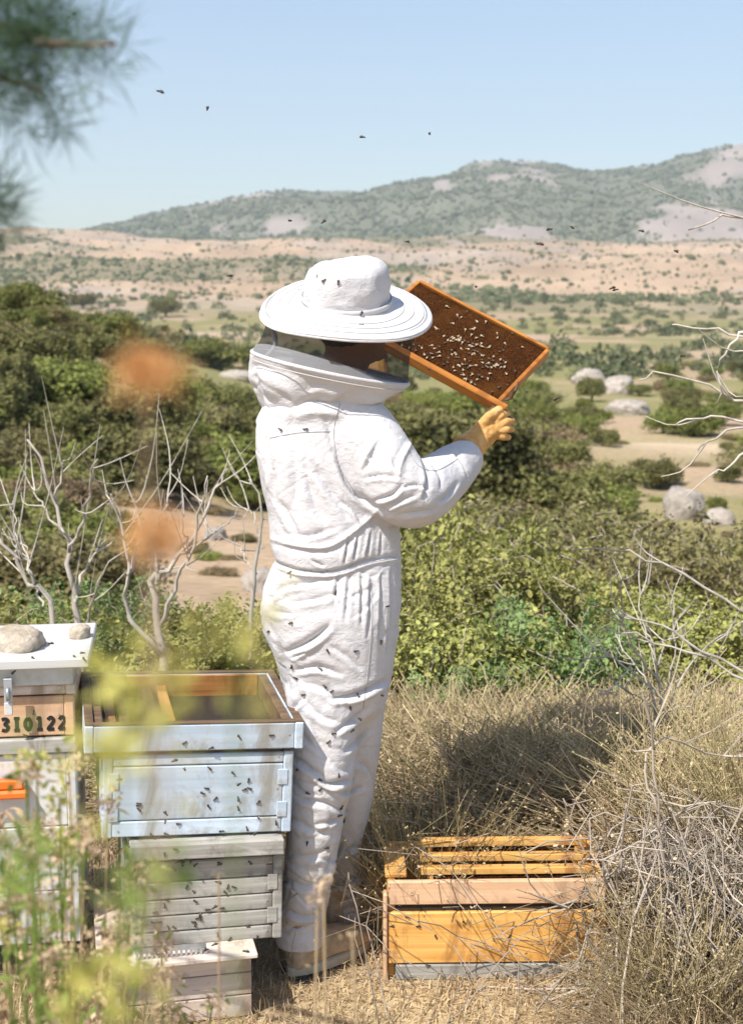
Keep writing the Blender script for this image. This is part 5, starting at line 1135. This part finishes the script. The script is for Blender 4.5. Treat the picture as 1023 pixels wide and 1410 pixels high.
# ------------------------------------------------------------------ foreground plants (near, out of focus)
def weed(px, Y, top_py, seed, m_leaf, m_head, label, nst=5, head=.012, nl=26, nh=60, spread=.10, cat='plant', group=None, leafsz=.035, name='weed_plant'):
    r = np.random.default_rng(seed); x = P(px, 1000, Y)[0]; g0 = np.array([x, Y, float(HGT(x, Y))]); H_ = ZP(top_py, Y) - g0[2]
    e = empty(name, g0, label, cat, group); st, lv, hd = [], [], []
    for k in range(nst):
        a = r.random() * 6.28; tip = np.array([math.cos(a) * spread * r.random(), math.sin(a) * spread * r.random() * .6, H_ * (1 if k == 0 else r.uniform(.72, .99))])
        p_ = spline([[r.normal() * .01, r.normal() * .01, -.02], tip * [.2, .2, .5] + r.normal(size=3) * .01, tip], 10); st.append(p_)
        t = r.integers(3, 10, nl); lv.append(p_[t] + r.normal(size=(nl, 3)) * .012); hd.append(tip + r.normal(size=(nh, 3)) * head * np.array([1, 1, .8]))
    v, Q, T = tubes(np.array(st), np.broadcast_to(np.linspace(.0022, .0012, 10) * (.5 if Y < 1 else 1), (nst, 10)), 4); link('stems', mesh_np('stems', v, [Q, T], cols=np.full((len(v), 3), .5), mats=(m_leaf,)), e)
    lp = np.concatenate(lv); v, f, c = leaves(lp, rand_rot(len(lp), np.array([0, 0, .6]), .8, r), leafsz * r.uniform(.5, 1.2, len(lp)), LEAF6 * np.array([.55, 1, 1]), r=r); link('leaves', mesh_np('leaves', v, f, cols=np.repeat(c[:, None], 3, 1), mats=(m_leaf,)), e)
    for hp in hd: v, f, c = leaves(hp, rand_rot(len(hp), None, 1, r), head * r.uniform(.5, 1.1, len(hp)), r=r); link('flower_head', mesh_np('flower_head', v, f, cols=np.repeat(c[:, None], 3, 1), mats=(m_head,)), e)
    return e
# lower-left weeds, a little nearer than the hives
wl = [(20, 1.75, 1080, M_weed, M_seed, 'green leafy weed with tan seed heads before the cream hive box'), (60, 1.9, 1040, M_weed, M_yellow, 'yellow green weed reaching up past the orange entrance piece'), (95, 2.1, 1075, M_straw, M_seed, 'dry weed with pinkish tan seed heads beside the blue hive'), (130, 2.2, 1110, M_straw, M_seed, 'straw coloured seeding weed before the blue hive corner'),
      (40, 1.6, 1180, M_weed, M_seed, 'low green weed at the foot of the cream hive box'), (110, 1.8, 1220, M_weed, M_straw, 'soft green weed before the grey hive body'), (205, 2.3, 1300, M_weed, M_seed, 'small green weed growing at the hive entrance'), (5, 2.0, 1150, M_straw, M_seed, 'dry seeding weed at the far side of the cream hive box'), (75, 2.3, 1130, M_straw, M_seed, 'dense dry weed between the two hives'), (165, 2.4, 1270, M_weed, M_straw, 'short leafy weed before the pale concrete block')]
for k, (px, Y, tp, ml, mh, lb) in enumerate(wl): weed(px, Y * .8, tp, 600 + k, ml, mh, lb, 8, .010, 44, 60, .10, leafsz=.021)
# tall, very near yellow flowers and rusty dead heads (soft blurs)
for k, (px, Y, tp, lb) in enumerate([(192, .46, 955, 'tall yellow flower head blurred in front of the open hive'), (105, .48, 1035, 'yellow green flower head blurred before the blue hive corner'), (310, .42, 885, 'faint yellow green flower spray blurred beside the beekeeper\'s hip'), (245, .5, 1225, 'pale green flower spray blurred before the grey hive body'), (50, .48, 1215, 'pale green leafy spray blurred low before the cream hive box')]):
    weed(px, Y, tp, 700 + k, M_weed, M_yellow if k < 3 else M_weed, lb, 2, .010, 5, 55 if k != 2 else 20, .02, 'flower', leafsz=.012, name='flower_stalk')
for k, (px, Y, tp, lb) in enumerate([(214, .42, 510, 'tall rusty orange dead flower head blurred before the oaks'), (222, .44, 735, 'lower rusty orange dead flower head blurred before the dead saplings')]):
    e = weed(px, Y, tp, 720 + k, M_straw, M_rust, lb, 1, .0044, 2, 300, .0, 'flower', leafsz=.008, name='thistle_stalk')
weed(440, 1.5, 1212, 730, M_straw, M_seed, 'dry grass stalk with a tan seed head before the beekeeper\'s legs', 2, .007, 2, 40, .05, 'grass stalk', leafsz=.02, name='grass_stalk'); weed(505, 1.3, 1290, 731, M_straw, M_straw, 'pale straw stalk before the beekeeper\'s boots', 2, .005, 2, 14, .02, 'grass stalk', leafsz=.02, name='grass_stalk')
weed(305, 1.6, 1195, 732, M_straw, M_straw, 'long pale straw blade before the grey hive body', 1, .004, 3, 14, .05, 'grass stalk', leafsz=.02, name='grass_stalk')
# pine at the left, its boughs hang into the top corner
pt = empty('pine_tree', (-2.9, 2.6, float(HGT(-2.9, 2.6))), 'pine tree whose needle boughs hang into view above the left slope', 'tree')
pb = np.array(pt.location)
tk = MB().tube(spline([[0, 0, -.1], [.05, 0, 1.2], [.0, .05, 2.6], [.08, 0, 4.2]], 14), np.linspace(.14, .05, 14), 10).obj('trunk', M_bark, pt, True)
r = np.random.default_rng(9)
def bough(k, start, pts, needles):
    q = spline([np.array(start)] + pts, 14); MB().tube(q - pb, np.linspace(.007, .0015, 14), 6).obj('branch', M_bark, pt, True)
    pos, dirs = [], []
    for i in range(7, 14):
        for _ in range(needles * 2):
            c = q[i] + r.normal(size=3) * np.array([.018, .03, .016]); n = 22; pos.append(np.repeat(c[None], n, 0)); d = r.normal(size=(n, 3)) + (q[min(i + 1, 13)] - q[i - 1]) * 6; dirs.append(d / np.linalg.norm(d, axis=1, keepdims=True))
    pos = np.concatenate(pos) - pb; dirs = np.concatenate(dirs); z = np.cross(dirs, r.normal(size=dirs.shape)); z /= np.linalg.norm(z, axis=1, keepdims=True); x = np.cross(dirs, z)
    v, f, c = leaves(pos, np.stack([x, dirs, z], -1), .042 * r.uniform(.7, 1.2, len(pos)), LEAF4 * np.array([.035, 1, 1]), r=r); link('needles', mesh_np('needles', v, f, cols=np.repeat(c[:, None], 3, 1), mats=(M_pine,)), pt)
for k, (z, pts, n) in enumerate([(2.3, [P(-300, 80, 1.9), P(-60, 40, 1.25), P(30, 40, 1.2), P(70, 48, 1.18)], 4), (2.1, [P(-300, 130, 1.9), P(-60, 100, 1.25), P(15, 112, 1.2), P(60, 125, 1.18)], 3), (1.8, [P(-320, 260, 1.8), P(-120, 270, 1.25), P(-50, 285, 1.2), P(0, 305, 1.18)], 3), (2.3, [P(-200, 30, 1.8), P(30, 55, 1.2), P(110, 62, 1.15), P(160, 60, 1.1)], 1)]):
    bough(k, (-2.88, 2.6, z), pts, n)

# ------------------------------------------------------------------ air
hz_ = MB().box((-3900, -60, -40), (3900, 4700, 620)); M_haze = bpy.data.materials.new('haze'); M_haze.use_nodes = True; t_ = M_haze.node_tree; t_.nodes.remove(t_.nodes['Principled BSDF'])
pv = t_.nodes.new('ShaderNodeVolumePrincipled'); pv.inputs['Color'].default_value = (.87, .94, 1.0, 1); pv.inputs['Density'].default_value = .00016; pv.inputs['Anisotropy'].default_value = .1
t_.links.new(pv.outputs[0], t_.nodes['Material Output'].inputs['Volume'])
hz_.obj('haze', M_haze, None, kind='stuff', label='pale blue summer haze filling the air over the valley', cat='haze')
